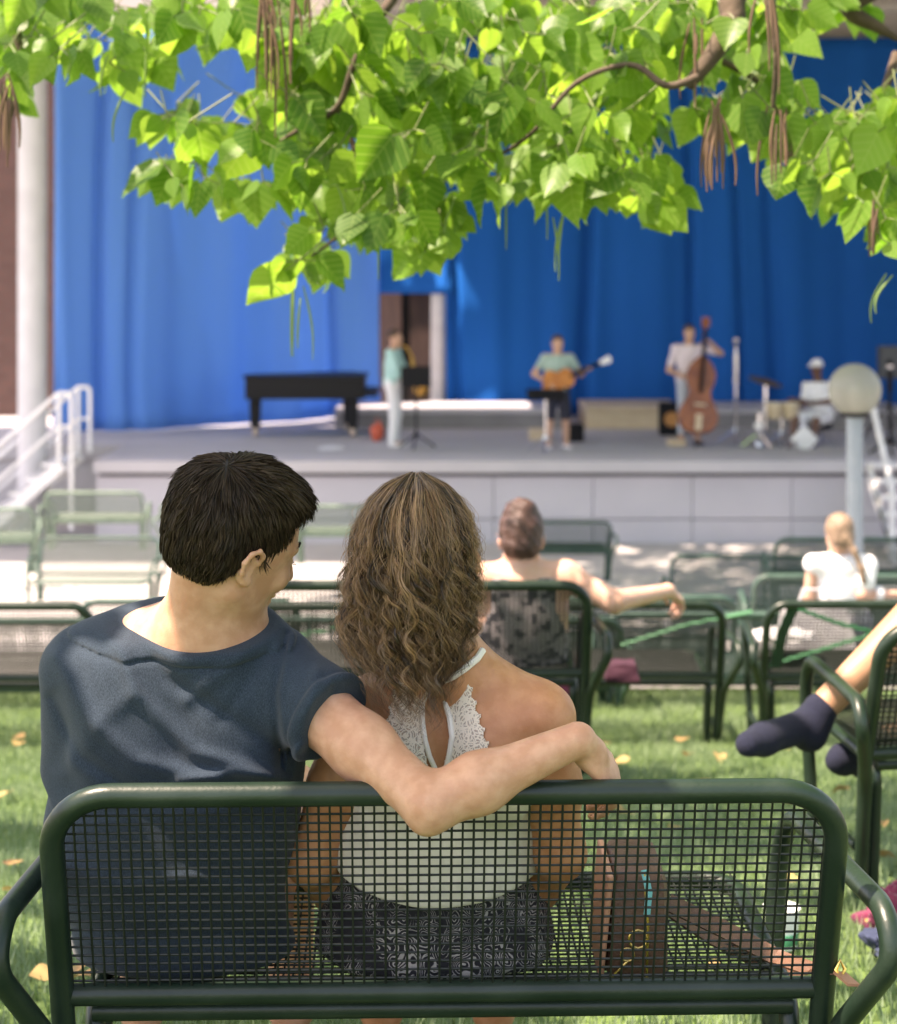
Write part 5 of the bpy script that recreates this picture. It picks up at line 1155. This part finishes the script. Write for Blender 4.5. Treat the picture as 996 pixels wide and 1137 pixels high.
b = MB(); b.prism(guitar_outline(.50, .21, .15, .12), o0, U, Vv, .07); b.build('guitar_body', M['orange'], gt, smooth=False)
b = MB(); b.box(o0+U*.68+Vector((0, -.03, 0)), (.48, .03, .055), R=Matrix((U, Vv.cross(U)*-1, Vv)).transposed()); b.build('neck', M['black_matte'], gt, smooth=False)
b = MB(); b.prism([(0, -.03), (.17, -.055), (.20, 0), (.17, .055), (0, .03)], o0+U*.90+Vector((0, -.03, 0)), U, Vv, .02); b.build('headstock', M['white_paint'], gt, smooth=False)
# bass player: image left of the bass, right arm reaching to the neck
J, pb = standing(765, 361, 495, 28.0, (.15, -1), .10, dict(elL=(0, 0, 0), wrL=(0, 0, 0), elR=(0, 0, 0), wrR=(0, 0, 0)))
J['elL'] = np.array(pb(-.46, .06, 1.34)); J['wrL'] = np.array(pb(-.24, .18, 1.53)); J['elR'] = np.array(pb(.30, .0, 1.10)); J['wrR'] = np.array(pb(.08, .22, .98))
figure('double bass player in a pale pink shirt standing behind his instrument', J, M['skin_far'], .016,
       [('shirt', c_shirt(.7), M['pinkshirt']), ('trousers', c_legs(1.7), M['pale_jeans']), ('shoes', c_shoes, M['shoe_dark'])], (hair_short, M['hair_far']))
db = empty('double_bass', tuple(at(776, 492, 27.55)), 'red brown double bass standing upright before the player in the pink shirt', 'double bass')
o0 = at(773, 486, 27.5); U = (at(783, 352, 27.75)-o0).normalized(); Vv = Vector((0, -1, .05)).cross(U).normalized()
prof = [(0.0, .05), (.05, .20), (.18, .285), (.32, .29), (.46, .22), (.56, .165), (.64, .155), (.76, .20), (.90, .215), (1.02, .17), (1.12, .08), (1.17, .03)]
b = MB(); k = 1.0; b.prism([(x, y) for x, y in prof]+[(x, -y) for x, y in reversed(prof)], o0+U*.05, U, Vv, .20); ob = b.build('bass_body', M['bass_wood'], db, smooth=False); bv = ob.modifiers.new('edge', 'BEVEL'); bv.width = .02; bv.segments = 3
b = MB(); b.tube([o0, o0-U*.16], .012, 8); b.build('endpin', M['black_matte'], db)
Rb = Matrix((U, Vv, U.cross(Vv))).transposed()
b = MB(); b.box(o0+U*1.15+Vector((0, -.15, 0)), (.95, .055, .03), R=Rb); b.build('fingerboard', M['black_matte'], db, smooth=False)
b = MB(); b.box(o0+U*1.50+Vector((0, -.1, 0)), (.42, .05, .07), R=Rb); b.tube([o0+U*(1.70+.05*math.cos(a)) + Vector((0, -.1-.05*math.sin(a), 0)) for a in np.linspace(0, 5.2, 12)], .028, 8); b.box(o0+U*1.72+Vector((0, -.1, 0)), (.14, .12, .05), R=Rb); b.build('scroll', M['bass_wood'], db, smooth=False)
b = MB(); b.box(o0+U*.50+Vector((0, -.16, 0)), (.03, .16, .10), R=Rb); b.box(o0+U*.24+Vector((0, -.135, 0)), (.24, .09, .025), R=Rb); b.build('bridge', M['wood_pale'], db, smooth=False)
# drummer seated, playing bongos
Yd = 28.2; q = lambda px, py, dy=0: np.array(at(px, py, Yd+dy))
J = dict(head=q(907, 409), neck=q(908, 423), chest=q(909, 438), pelvis=q(912, 461), shL=q(922, 428, .05), shR=q(896, 428, -.05), elL=q(920, 446, -.12), wrL=q(893, 448, -.35), elR=q(892, 446, -.15), wrR=q(878, 443, -.35),
         hipL=q(916, 463, -.1), hipR=q(906, 463, -.1), knL=q(906, 468, -.55), knR=q(882, 466, -.5), anL=q(903, 496, -.65), anR=q(880, 494, -.6), toeL=q(895, 503, -.78), toeR=q(872, 501, -.75))
figure('drummer in a white cap and white shirt sitting at the percussion', J, M['skin_dark'], .016,
       [('shirt', c_shirt(.8), M['white_cloth']), ('shorts', c_legs(.8), M['white_cloth']), ('shoes', c_shoes, M['shoe_dark']),
        ('cap', lambda P, K: smin(smax(ell(P, K['hc']+np.array([0, 0, .05]), (.10, .115, .10)), (K['hc'][2]+.03)-P[:, 2], .01), ell(P, K['hc']+np.array([-.08, -.09, .045]), (.09, .09, .014)), .01), M['white_cloth'])], None, look=(-.6, -.7, -.25))

# ---- the woman in the second row, with bun and outstretched arm
Yw = 6.72
def qw(px, py, Y=Yw): return np.array(at(px, py, Y))
J = dict(head=qw(579, 599), neck=qw(580, 624, 6.74), chest=qw(580, 680, 6.76), pelvis=qw(580, 755, 6.80), shL=qw(531, 643, 6.72), shR=qw(628, 640, 6.72), elL=qw(502, 710, 6.9), wrL=qw(510, 745, 7.15), elR=qw(682, 668, 6.66), wrR=qw(742, 656, 6.92),
         hipL=qw(560, 762, 6.9), hipR=qw(600, 762, 6.9), knL=qw(555, 748, 7.35), knR=qw(610, 748, 7.35), anL=qw(550, 870, 7.5), anR=qw(612, 870, 7.5), toeL=qw(548, 880, 7.68), toeR=qw(614, 880, 7.68))
def c_tank(P, K):
    J = K['J']; d = K['torso'](P)-.010; z = P[:, 2]; lim = J['neck'][2]-.045-.35*np.clip(.055-np.abs(P[:, 0]-J['neck'][0]), 0, .055)*2
    d = smax(d, (z-lim).astype(np.float32), .006); d = smax(d, np.abs(P[:, 0]-J['chest'][0])-np.clip(.115+(J['neck'][2]-.16-z)*.5, .115, .2), .008); return smax(d, (J['pelvis'][2]-.02)-z, .01)
M['floral'] = mat('grey_floral_print', (.22, .20, .21), .85, (.02, .02, .03), 26, 2, contrast=(.50, .56)); M['maroon'] = mat('maroon_cloth', (.16, .02, .06), .8, (.24, .03, .09), 10)
figure('woman with a reddish brown hair bun and floral top stretching her arm along the bench', J, mat('fair_pink_skin', (.62, .34, .25), .5, (.68, .42, .32), 10, sss=.2), .008,
       [('floral_top', c_tank, M['floral']), ('skirt', c_legs(1.0, .03), M['maroon'])], (hair_bun, M['hair_red']), hs=.95, rad=1.04, look=(.1, 1, -.25))
# ---- girl in white on the far bench
Yg = 10.1
def qg(px, py, dy=0): return np.array(at(px, py, Yg+dy))
J = dict(head=qg(932, 594), neck=qg(934, 616, .02), chest=qg(934, 642, .03), pelvis=qg(934, 690, .06), shL=qg(904, 626), shR=qg(962, 628), elL=qg(898, 662, .02), wrL=qg(905, 690, .2), elR=qg(957, 660, -.05), wrR=qg(1004, 660, .05),
         hipL=qg(922, 694, .1), hipR=qg(948, 694, .1), knL=qg(918, 690, .50), knR=qg(952, 690, .50), anL=qg(918, 760, .6), anR=qg(952, 760, .6), toeL=qg(918, 765, .75), toeR=qg(952, 765, .75))
def c_white(P, K):
    J = K['J']; d = K['torso'](P)-.014; d = smin(d, rcone(P, J['shR'], J['shR']*.45+J['elR']*.55, .055, .060), .02); d = smax(d, P[:, 2]-(J['neck'][2]+.006), .006); return smax(d, (J['pelvis'][2]+.0)-P[:, 2], .01)
M['lilac'] = mat('white_lilac_print', (.68, .66, .74), .85, (.30, .30, .48), 30, 2, contrast=(.5, .6)); M['bright_white'] = mat('bright_white_cotton', (.85, .85, .85), .8)
rg, Kg = figure('girl with a light brown braid and white sleeveless top on the bench at the right', J, mat('light_skin', (.62, .36, .26), .5), .010,
       [('white_top', c_white, M['bright_white']), ('skirt', c_legs(.9, .02), M['lilac'])], (hair_tail, M['hair_fair']), hs=.90, rad=.80, look=(-.15, 1, -.2))
b = MB(); w0 = Kg['J']['wrR']*.35+Kg['J']['elR']*.65; v = Vector(Kg['J']['wrR']-Kg['J']['elR']).normalized(); b.tube([Vector(w0)-v*.018, Vector(w0)+v*.018], .044, 14); b.build('wristwatch', M['white_paint'], rg)
# ---- the person lying along the right bench, legs over the armrest
def qr(px, py, Y): return np.array(at(px, py, Y))
J = dict(head=qr(1330, 560, 4.75), neck=qr(1315, 625, 4.75), chest=qr(1290, 700, 4.75), pelvis=qr(1200, 800, 4.75), shL=qr(1285, 660, 4.95), shR=qr(1300, 660, 4.55), elL=qr(1240, 740, 5.0), wrL=qr(1180, 745, 4.95), elR=qr(1300, 760, 4.5), wrR=qr(1220, 775, 4.5),
         hipL=qr(1165, 805, 4.88), hipR=qr(1165, 805, 4.66), knL=qr(1040, 800, 4.95), knR=qr(1032, 668, 4.68), anL=qr(955, 838, 4.85), anR=qr(893, 806, 4.62), toeL=qr(930, 845, 4.75), toeR=qr(832, 826, 4.45))
M['sock'] = mat('navy_sock_knit', (.0035, .006, .020), .95, (.007, .010, .029), 160, 2, bump=.3, bscale=400); M['denim_dark'] = mat('dark_shorts', (.020, .024, .042), .9)
def c_sock(s, name='x'):
    def fn(P, K):
        J = K['J']; a, t, k = J['an'+s], J['toe'+s], J['kn'+s]; up = (k-a)/np.linalg.norm(k-a)
        d = smin(rcone(P, a, a*.25+t*.75, .041, .038), rcone(P, a*.25+t*.75, t+(t-a)*.02, .038, .031), .02); d = smin(d, rcone(P, a+np.array([.012, 0, -.018]), a+up*.055, .047, .043), .02)
        return d
    return fn
figure('person lying along the right hand bench with a navy socked foot hanging over the armrest', J, M['skin_leg'], .008,
       [('t_shirt', c_shirt(.5), M['white_cloth']), ('shorts', c_legs(.62, .03), M['denim_dark']), ('sock', c_sock('R'), M['sock']), ('sock', c_sock('L'), M['sock'])], (hair_short, M['hair_far']), look=(-.8, .5, -.2), rad=.98)
# ------------------------------------------------------------------ things on the stage
def stand_tripod(b, x, y, z0, h, r=.012, spread=.26, n=3, a0=.4):
    b.tube([(x, y, z0+.16), (x, y, z0+h)], r, 8); b.lathe([(r*2, z0+.15), (r*2.2, z0+.22), (r*1.3, z0+.24)], (x, y, 0), 10)
    for k in range(n):
        a = a0+2*math.pi*k/n; b.tube([(x, y, z0+.22), (x+spread*math.cos(a), y+spread*math.sin(a), z0+.012)], r*.85, 6)
# grand piano seen from its long straight side
pt = empty('grand_piano', at(337, 482, 29.9), 'black grand piano with its lid closed at the left of the stage', 'piano')
Yp = 29.3; xl, xr = (272-CX)*Yp/FPX, (404-CX)*Yp/FPX; zt_ = EYE-(417-HY)*Yp/FPX; zb_ = EYE-(444-HY)*Yp/FPX; zf = ZS
b = MB(); b.prism([(xl, 0), (xr, 0), (xr, .95), (xr-.25, 1.30), (xr-.7, 1.22), (xr-1.2, .85), (xl+.25, .60), (xl, .42)], (0, Yp, (zt_+zb_)/2-.02), (1, 0, 0), (0, 1, 0), zt_-zb_-.05); b.build('case', M['black'], pt, smooth=False)
b = MB(); b.prism([(xl-.03, -.03), (xr+.02, -.03), (xr+.03, .98), (xr-.25, 1.34), (xr-.7, 1.26), (xr-1.2, .89), (xl+.25, .64), (xl-.03, .45)], (0, Yp, zt_-.02), (1, 0, 0), (0, 1, 0), .035); b.build('lid', M['black'], pt, smooth=False)
b = MB(); b.box((xr+.09, Yp+.5, zb_+.10), (.24, 1.25, .09), bev=.01); b.build('keyboard_shelf', M['black'], pt, smooth=False)
for (x, y) in ((xl+.14, Yp+.22), (xr-.18, Yp+.12), (xr-.3, Yp+1.12)):
    b = MB(); b.box((x, y, (zb_+zf)/2+.05), (.15, .15, zb_-zf-.12), bev=.02, taper=1.2); lg = b.build('leg', M['black'], pt, smooth=False)
    b = MB(); R = Matrix.Rotation(math.pi/2, 3, 'Y'); b.lathe([(.04, -.04), (.082, -.038), (.085, 0), (.082, .038), (.04, .04)], (x, y, zf+.085), 16, R=R); b.build('caster', mat('pale_caster', (.62, .48, .38), .5), lg)
# music stands
def desk(px, py, Y, w_, h_, tilt, label, mpole):
    c = at(px, py, Y); t = empty('music_stand', (c.x, Y, ZS), label, 'music stand')
    b = MB(); b.box(c, (w_, .03, h_), R=Matrix.Rotation(tilt, 3, 'X'), bev=.008); b.box(c+Vector((0, -.03, -h_/2*math.cos(tilt))), (w_, .07, .02)); b.build('desk', M['black_matte'], t, smooth=False)
    b = MB(); stand_tripod(b, c.x, Y+.03, ZS, c.z-ZS-.05, .016, .30); b.build('stand', mpole, t)
desk(462, 418, 27.4, .44, .30, -.3, 'black music stand in front of the saxophone player', M['black_matte'])
desk(606, 438, 26.9, .54, .30, -1.15, 'black music stand tilted flat in front of the guitar player', M['chrome'])
def mic(px, py0, Y, label, m, r=.018):
    c = at(px, py0, Y); t = empty('microphone_stand', (c.x, Y, ZS), label, 'mic stand'); b = MB(); stand_tripod(b, c.x, Y, ZS, c.z-ZS-.1, r, .30); b.tube([(c.x, Y, ZS+.9), (c.x, Y, ZS+1.35)], r*1.9, 10); b.build('stand', m, t)
    b = MB(); b.lathe([(.02, c.z-.12), (.028, c.z-.05), (.045, c.z-.03), (.045, c.z+.02), (.02, c.z+.045)], (c.x, Y, 0), 12); b.build('microphone', M['chrome'], t)
mic(817, 378, 28.2, 'tall chrome microphone stand between the double bass and the cymbal', M['chrome'])
mic(988, 407, 26.5, 'black microphone stand at the right edge of the stage', M['black_matte'], .022)
# cymbal
c = at(850, 423, 28.0); t = empty('cymbal_stand', (c.x, 28, ZS), 'tilted bronze cymbal on a chrome stand beside the drummer', 'cymbal'); b = MB(); stand_tripod(b, c.x, 28.0, ZS, c.z-ZS, .022, .33); b.build('stand', M['chrome'], t)
b = MB(); b.lathe([(.27, -.012), (.12, .012), (.045, .03), (.01, .045)], c, 32, R=Matrix.Rotation(.25, 3, 'Y')@Matrix.Rotation(.18, 3, 'X')); b.build('cymbal', mat('bronze', (.20, .13, .07), .4, metal=.6), t)
# hi-hat pedal machine beside it
c = at(843, 492, 27.6); t = empty('hi_hat_pedal', (c.x, 27.6, ZS), 'chrome foot pedal machine standing under the cymbal', 'pedal'); b = MB(); stand_tripod(b, c.x, 27.6, ZS, .5, .03, .26, a0=1.1); b.box((c.x-.05, 27.35, ZS+.06), (.11, .34, .03), R=Matrix.Rotation(.2, 3, 'X')); b.build('pedal_frame', M['chrome'], t)
b = MB(); b.lathe([(.0, .0), (.06, 0), (.07, .04), (.06, .08), (0, .08)], (c.x-.02, 27.55, ZS+.28), 14); b.build('clutch', M['white_paint'], t)
# bongo drum and its stand
c = at(868, 456, 27.75); t = empty('hand_drum', (c.x, 27.75, ZS), 'pair of cream skinned hand drums on a chrome stand before the drummer', 'drum')
for dx in (-.11, .13):
    b = MB(); b.lathe([(.09, -.12), (.10, -.10), (.125, .06), (.13, .10), (.13, .11)], (c.x+dx, 27.75, c.z), 20); dm = b.build('shell', mat('cream_drum_shell', (.52, .42, .28), .5), t)
    b = MB(); b.lathe([(.133, .095), (.137, .10), (.137, .118), (.12, .122), (0.001, .120)], (c.x+dx, 27.75, c.z), 20); b.build('drum_head', mat('drum_skin', (.66, .58, .44), .7), dm)
b = MB(); stand_tripod(b, c.x, 27.75, ZS, c.z-ZS-.05, .018, .24); b.build('stand', M['chrome'], t)
c = at(893, 488, 27.4); t = empty('kick_pedal', (c.x, 27.4, ZS), 'square white practice pad with a chrome pedal at the drummer\'s feet', 'pedal'); b = MB(); b.box(c, (.30, .05, .30), R=Matrix.Rotation(.78, 3, 'Y'), bev=.02); b.build('pad', M['white_paint'], t, smooth=False)
b = MB(); b.tube([(c.x-.15, 27.45, ZS+.02), (c.x, 27.45, c.z+.25), (c.x+.15, 27.45, ZS+.02)], .02, 8); b.tube([(c.x-.25, 27.2, ZS+.02), (c.x-.1, 27.4, c.z)], .025, 8); b.build('pedal_frame', M['chrome'], t)
c = at(912, 480, 28.25); t = empty('drum_stool', (c.x, 28.25, ZS), 'black round drum stool under the drummer', 'stool'); b = MB(); b.lathe([(.02, .0), (.16, .0), (.17, .04), (.16, .08), (.02, .08)], (c.x, 28.25, at(0, 468, 28.2).z-.12), 20); b.build('seat', M['black_matte'], t); b = MB(); stand_tripod(b, c.x, 28.25, ZS, at(0, 468, 28.2).z-ZS-.12, .02, .25); b.build('stand', M['chrome'], t)
# amplifier, boxes, bag, disc
c = at(746, 462, 29.4); t = empty('guitar_amplifier', (c.x, 29.6, ZS), 'small black amplifier with an orange speaker cone by the double bass', 'amplifier')
b = MB(); b.box((c.x, 29.65, (ZS+at(0, 448, 29.4).z)/2), (.34, .30, at(0, 448, 29.4).z-ZS), bev=.02); b.build('cabinet', M['black_matte'], t, smooth=False)
b = MB(); R = Matrix.Rotation(math.pi/2, 3, 'X'); b.lathe([(.12, 0), (.118, .012), (.10, .012), (.05, -.02+.03), (.001, .012)], (c.x+.01, 29.505, c.z-.06), 24, R=R); b.build('speaker_cone', mat('orange_cone', (.45, .20, .06), .6), t)
def crate(px, py0, py1, wd, Y, m, label, name='stage_box', cat='box'):
    c0, c1 = at(px, py0, Y), at(px, py1, Y); b = MB(); b.box((c0.x, Y, ZS+(c0.z-c1.z)/2), (wd, .35, c0.z-c1.z), bev=.02); b.box((c0.x, Y-.18, ZS+(c0.z-c1.z)*.8), (wd*.3, .02, .02)); return tag(b.build(name, m, smooth=False), label, cat)
crate(637, 472, 491, .30, 28.6, M['black_matte'], 'black box on the stage floor to the right of the guitar player')
crate(751, 490, 497, .26, 27.9, M['wood_pale'], 'small flat plywood block on the stage by the bass player\'s feet')
crate(598, 478, 490, .30, 28.9, M['wood_pale'], 'small beige box behind the legs of the guitar player')
b = MB(); b.bm((lambda m_: (bmesh.ops.create_uvsphere(m_, u_segments=16, v_segments=10, radius=.5), m_)[1])(bmesh.new()), (0, 0, 0)); c = at(419, 474, 28.6)
V = [(c.x+x*.22, 28.6+y*.2, ZS+.14+z*.30*(1 if z < .2 else .85)+.02*math.sin(9*x+7*y)) for x, y, z in b.v]; b.v = V; b.tube([(c.x-.05, 28.6, ZS+.26), (c.x, 28.6, ZS+.36), (c.x+.06, 28.6, ZS+.26)], .01, 6); tag(b.build('orange_bag', mat('orange_nylon', (.55, .10, .05), .6)), 'small orange bag on the stage just left of the saxophone player', 'bag')
c = at(368, 497, 27.4); b = MB(); b.lathe([(.0, ZS), (.19, ZS), (.20, ZS+.012), (.15, ZS+.03), (.0, ZS+.03)], (c.x, 27.4, 0), 24); tag(b.build('white_disc', M['white_paint']), 'flat white disc lying on the stage floor in front of the piano', 'disc')
# loudspeaker on a stand, right edge
c = at(987, 402, 29.0); t = empty('loudspeaker', (c.x, 29, ZS), 'dark grey loudspeaker on a pole at the right edge of the stage', 'loudspeaker'); b = MB(); b.box((c.x, 29.0, c.z), (.30, .32, .50), bev=.02); b.build('cabinet', mat('grey_grille', (.07, .075, .08), .7), t, smooth=False)
b = MB(); b.tube([(c.x, 29, ZS+.3), (c.x, 29, c.z-.24)], .02, 8); [b.tube([(c.x, 29, ZS+.55), (c.x+.4*math.cos(a), 29+.4*math.sin(a), ZS+.01)], .014, 6) for a in (.5, 2.6, 4.7)]; b.build('stand', M['black_matte'], t)
# ------------------------------------------------------------------ things near the couple
M['leather'] = mat('brown_leather', (.085, .040, .024), .5, (.14, .07, .042), 14, 5, bump=.3, bscale=90); M['leather_tan'] = mat('tan_leather_edge', (.48, .24, .15), .5); M['gold'] = mat('gold_metal', (.75, .52, .16), .25, metal=1)
bag = empty('handbag', at(702, 1078, 2.98), 'brown leather shoulder bag standing on the near bench beside the woman', 'handbag')
c = at(704, 1014, 3.0); zs_ = at(0, 1078, 2.98).z
b = MB(); b.box((c.x, 3.02, (zs_+at(0, 950, 3.0).z)/2), (.100, .22, at(0, 950, 3.0).z-zs_), bev=.022, taper=.86, R=Matrix.Rotation(.04, 3, 'Y')); b.build('bag_body', M['leather'], bag, smooth=True)
b = MB(); b.box((c.x-.052, 3.02, (zs_+at(0, 950, 3.0).z)/2+.0), (.010, .20, .165), bev=.004, R=Matrix.Rotation(.10, 3, 'Y')); b.build('side_flap', M['leather_tan'], bag, smooth=False)
b = MB(); b.tube([(c.x+.01, 2.905, zs_+.012), (c.x+.012, 2.900, zs_+.10), (c.x+.008, 2.915, zs_+.175)], .0022, 6); b.build('zip', M['gold'], bag)
b = MB(); [b.tube([(c.x-.004+.014*math.cos(a), 2.898, zs_+.080+.014*math.sin(a)) for a in np.linspace(0, 6.28, 13)], .0022, 6)]; b.tube([(c.x-.02+.010*math.cos(a), 2.90, zs_+.055+.010*math.sin(a)) for a in np.linspace(0, 6.28, 13)], .002, 6); b.tube([(c.x-.02, 2.9, zs_+.045), (c.x-.045, 2.9, zs_+.02), (c.x-.052, 2.91, zs_+.0)], .002, 6); b.build('buckle', M['gold'], bag)
b = MB(); b.tube([(c.x+.008, 2.92, zs_+.180), (c.x+.014, 2.905, zs_+.150), (c.x+.010, 2.90, zs_+.115)], .006, 8, flat=.5); b.build('scarf_tie', mat('turquoise_ribbon', (.12, .45, .48), .6), bag)
b = MB(); pts = [at(742, 1002, 2.99), at(800, 1030, 2.97), at(860, 1062, 2.93), at(905, 1078, 2.86), at(932, 1082, 2.78)]
def ribbon(b, pts, w_, th, up=(0, 0, 1)):
    pts = [Vector(p) for p in pts]; sub = []
    for i in range(len(pts)-1):
        for k in range(5): sub.append(pts[i].lerp(pts[i+1], k/5))
    sub.append(pts[-1]); up = Vector(up)
    V = []
    for i, p in enumerate(sub):
        d = (sub[min(i+1, len(sub)-1)]-sub[max(0, i-1)]).normalized(); s = d.cross(up).normalized(); n_ = s.cross(d).normalized(); V += [p-s*w_/2-n_*th/2, p+s*w_/2-n_*th/2, p+s*w_/2+n_*th/2, p-s*w_/2+n_*th/2]
    F = [(4*i+a, 4*i+(a+1) % 4, 4*i+4+(a+1) % 4, 4*i+4+a) for i in range(len(sub)-1) for a in range(4)]+[(3, 2, 1, 0), tuple(4*(len(sub)-1)+k for k in range(4))]; b.add(V, F)
ribbon(b, pts, .030, .004, (.25, -.7, .6)); ribbon(b, [at(742, 1010, 3.05), at(790, 1042, 3.05), at(850, 1072, 3.02), at(910, 1096, 2.9)], .026, .004, (.2, -.5, .8)); b.build('strap', M['leather'], bag, smooth=False)
b = MB(); ribbon(b, [at(932, 1080, 2.78), at(948, 1094, 2.74)], .020, .004, (.3, -.6, .6)); b.build('strap_end', M['leather_tan'], bag, smooth=False)
b = MB(); b.tube([at(933, 1066, 2.78), at(938, 1076, 2.775), at(934, 1086, 2.77), at(928, 1077, 2.775)], .003, 6, closed=True); b.build('strap_ring', M['gold'], bag)
# clothes heap on the grass, a picnic tub, and leaves on the lawn
def heap(name, px, py, Y, sx, sy, sz, m, label, seed, cat='clothing'):
    bm = bmesh.new(); bmesh.ops.create_icosphere(bm, subdivisions=5, radius=1); c = at(px, py, Y)
    for v in bm.verts:
        n_ = mnoise.noise(v.co*1.7+Vector((seed, 0, 0)))*.5+mnoise.noise(v.co*4+Vector((0, seed, 0)))*.22+abs(mnoise.noise(v.co*7+Vector((0, 0, seed))))*.16; v.co = v.co*(1+n_); v.co = Vector((v.co.x*sx, v.co.y*sy, max(-.05, v.co.z)*sz))
    b = MB(); b.bm(bm, (c.x, Y, gz(Y)+.01)); return tag(b.build(name, m), label, cat)
M['magenta'] = mat('magenta_fleece', (.09, .005, .030), .9, (.15, .010, .045), 14, sheen=.3); M['blue_cloth'] = mat('dark_blue_cloth', (.018, .027, .06), .9, (.035, .048, .10), 18)
heap('folded_jacket', 996, 985, 4.15, .065, .06, .055, M['blue_cloth'], 'crumpled dark blue cloth on the grass under the right bench', 3.3)
hp = heap('rolled_sweater', 994, 945, 4.35, .075, .06, .075, M['magenta'], 'crumpled magenta sweater heaped behind the blue cloth on the grass', 8.1)
c = at(868, 960, 4.2); t = empty('snack_tub', (c.x, 4.2, gz(4.2)), 'white tub with a green band standing on the grass behind the near bench', 'tub'); b = MB(); b.lathe([(.034, gz(4.2)), (.040, gz(4.2)+.085), (.042, gz(4.2)+.09), (.015, gz(4.2)+.094)], (c.x, 4.2, 0), 20); b.build('cup', M['white_paint'], t)
b = MB(); b.lathe([(.0365, gz(4.2)+.01), (.0385, gz(4.2)+.035), (.0380, gz(4.2)+.036)], (c.x, 4.2, 0), 20); b.build('green_band', mat('green_label', (.03, .20, .10), .5), t)
# bags on the far benches
def tote(px, py0, py1, Y, w_, m, label, name='tote_bag'):
    c0, c1 = at(px, py0, Y), at(px, py1, Y); H = c0.z-c1.z; b = MB(); bm = bmesh.new(); bmesh.ops.create_cube(bm, size=1); bmesh.ops.subdivide_edges(bm, edges=bm.edges[:], cuts=6, use_grid_fill=True)
    for v in bm.verts:
        k = 1-.25*(v.co.z+.5)**2; n_ = mnoise.noise(v.co*3+Vector((px, 0, 0)))*.10; v.co = Vector((v.co.x*w_*(k+n_), v.co.y*.14*(k+n_), v.co.z*H+n_*.04))
    b.bm(bm, (c0.x, Y, (c0.z+c1.z)/2)); w_ > .2 and b.tube([(c0.x-w_*.25, Y, c0.z-.02), (c0.x-w_*.15, Y, c0.z+.07), (c0.x+w_*.15, Y, c0.z+.07), (c0.x+w_*.25, Y, c0.z-.02)], .008, 6); return tag(b.build(name, m), label, 'bag')
tote(690, 735, 753, 7.1, .13, mat('dark_maroon_cloth', (.035, .004, .016), .85), 'maroon bag on the bench to the right of the woman with the bun')
tote(905, 672, 742, 8.4, .34, mat('pale_grey_canvas', (.55, .54, .55), .9, (.36, .35, .37), 9), 'pale grey bag on the bench in front of the girl in white')
heap_c = at(862, 760, 8.2)
bm = bmesh.new(); bmesh.ops.create_icosphere(bm, subdivisions=4, radius=1)
for v in bm.verts: v.co = Vector((v.co.x*.13, v.co.y*.10, max(-.3, v.co.z)*.035))*(1+.3*mnoise.noise(v.co*2.2))
b = MB(); b.bm(bm, at(868, 706, 8.15)); tag(b.build('white_cloth', mat('soft_white_cotton', (.5, .5, .51), .9)), 'white cloth lying on the seat of the bench beneath the green strap', 'cloth')
# green plastic straps tied across two benches
M['green_strap'] = mat('bright_green_webbing', (.010, .13, .045), .6)
b = MB(); ribbon(b, [at(882, 672, 7.78), at(868, 705, 7.85), at(861, 742, 7.92)], .045, .006, (0, -1, .1)); ribbon(b, [at(886, 676, 7.76), at(930, 692, 7.80), at(985, 706, 7.84)], .020, .005, (0, -.6, .8)); ribbon(b, [at(866, 735, 7.95), at(930, 716, 8.0), at(985, 700, 8.05)], .016, .005, (0, -.6, .8)); tag(b.build('green_strap', M['green_strap'], smooth=False), 'bright green webbing strap tied round the bench in front of the girl in white', 'strap')
b = MB(); ribbon(b, [at(690, 716, 8.6), at(760, 694, 8.6), at(835, 679, 8.6)], .016, .004, (0, -.6, .8)); tag(b.build('green_strap', M['green_strap'], smooth=False), 'green webbing strap stretched behind the bench under the woman\'s arm', 'strap')
b = MB(); ribbon(b, [at(322, 706, 8.6), at(350, 702, 8.6), at(392, 694, 8.6)], .016, .004, (0, -.6, .8)); tag(b.build('green_strap', M['green_strap'], smooth=False), 'green webbing strap seen between the man\'s face and the woman\'s hair', 'strap')
# fallen leaves on the lawn
P, AX, NM, SZ, TN = [], [], [], [], []
for k in range(90):
    Y = RNG.uniform(3.2, 8.5); X = RNG.uniform(-1, 1)*(.26*Y+.1); P.append(np.array([X, Y, gz(Y)+.02])); a = RNG.uniform(0, 6.28); AX.append(np.array([math.cos(a), math.sin(a), .1*RNG.normal()])); NM.append(np.array([.3*RNG.normal(), .3*RNG.normal(), 1])); SZ.append(RNG.uniform(.03, .07)); TN.append(RNG.random())
fl = leaves('fallen_leaves', np.array(P), np.array(AX), np.array(NM), np.array(SZ), np.array(TN), None, mat('dry_leaf', (.38, .30, .12), .7, (.30, .17, .07), 6, trans=.2)); tag(fl, 'dry yellow and brown leaves scattered over the lawn', 'fallen leaves', kind='stuff')
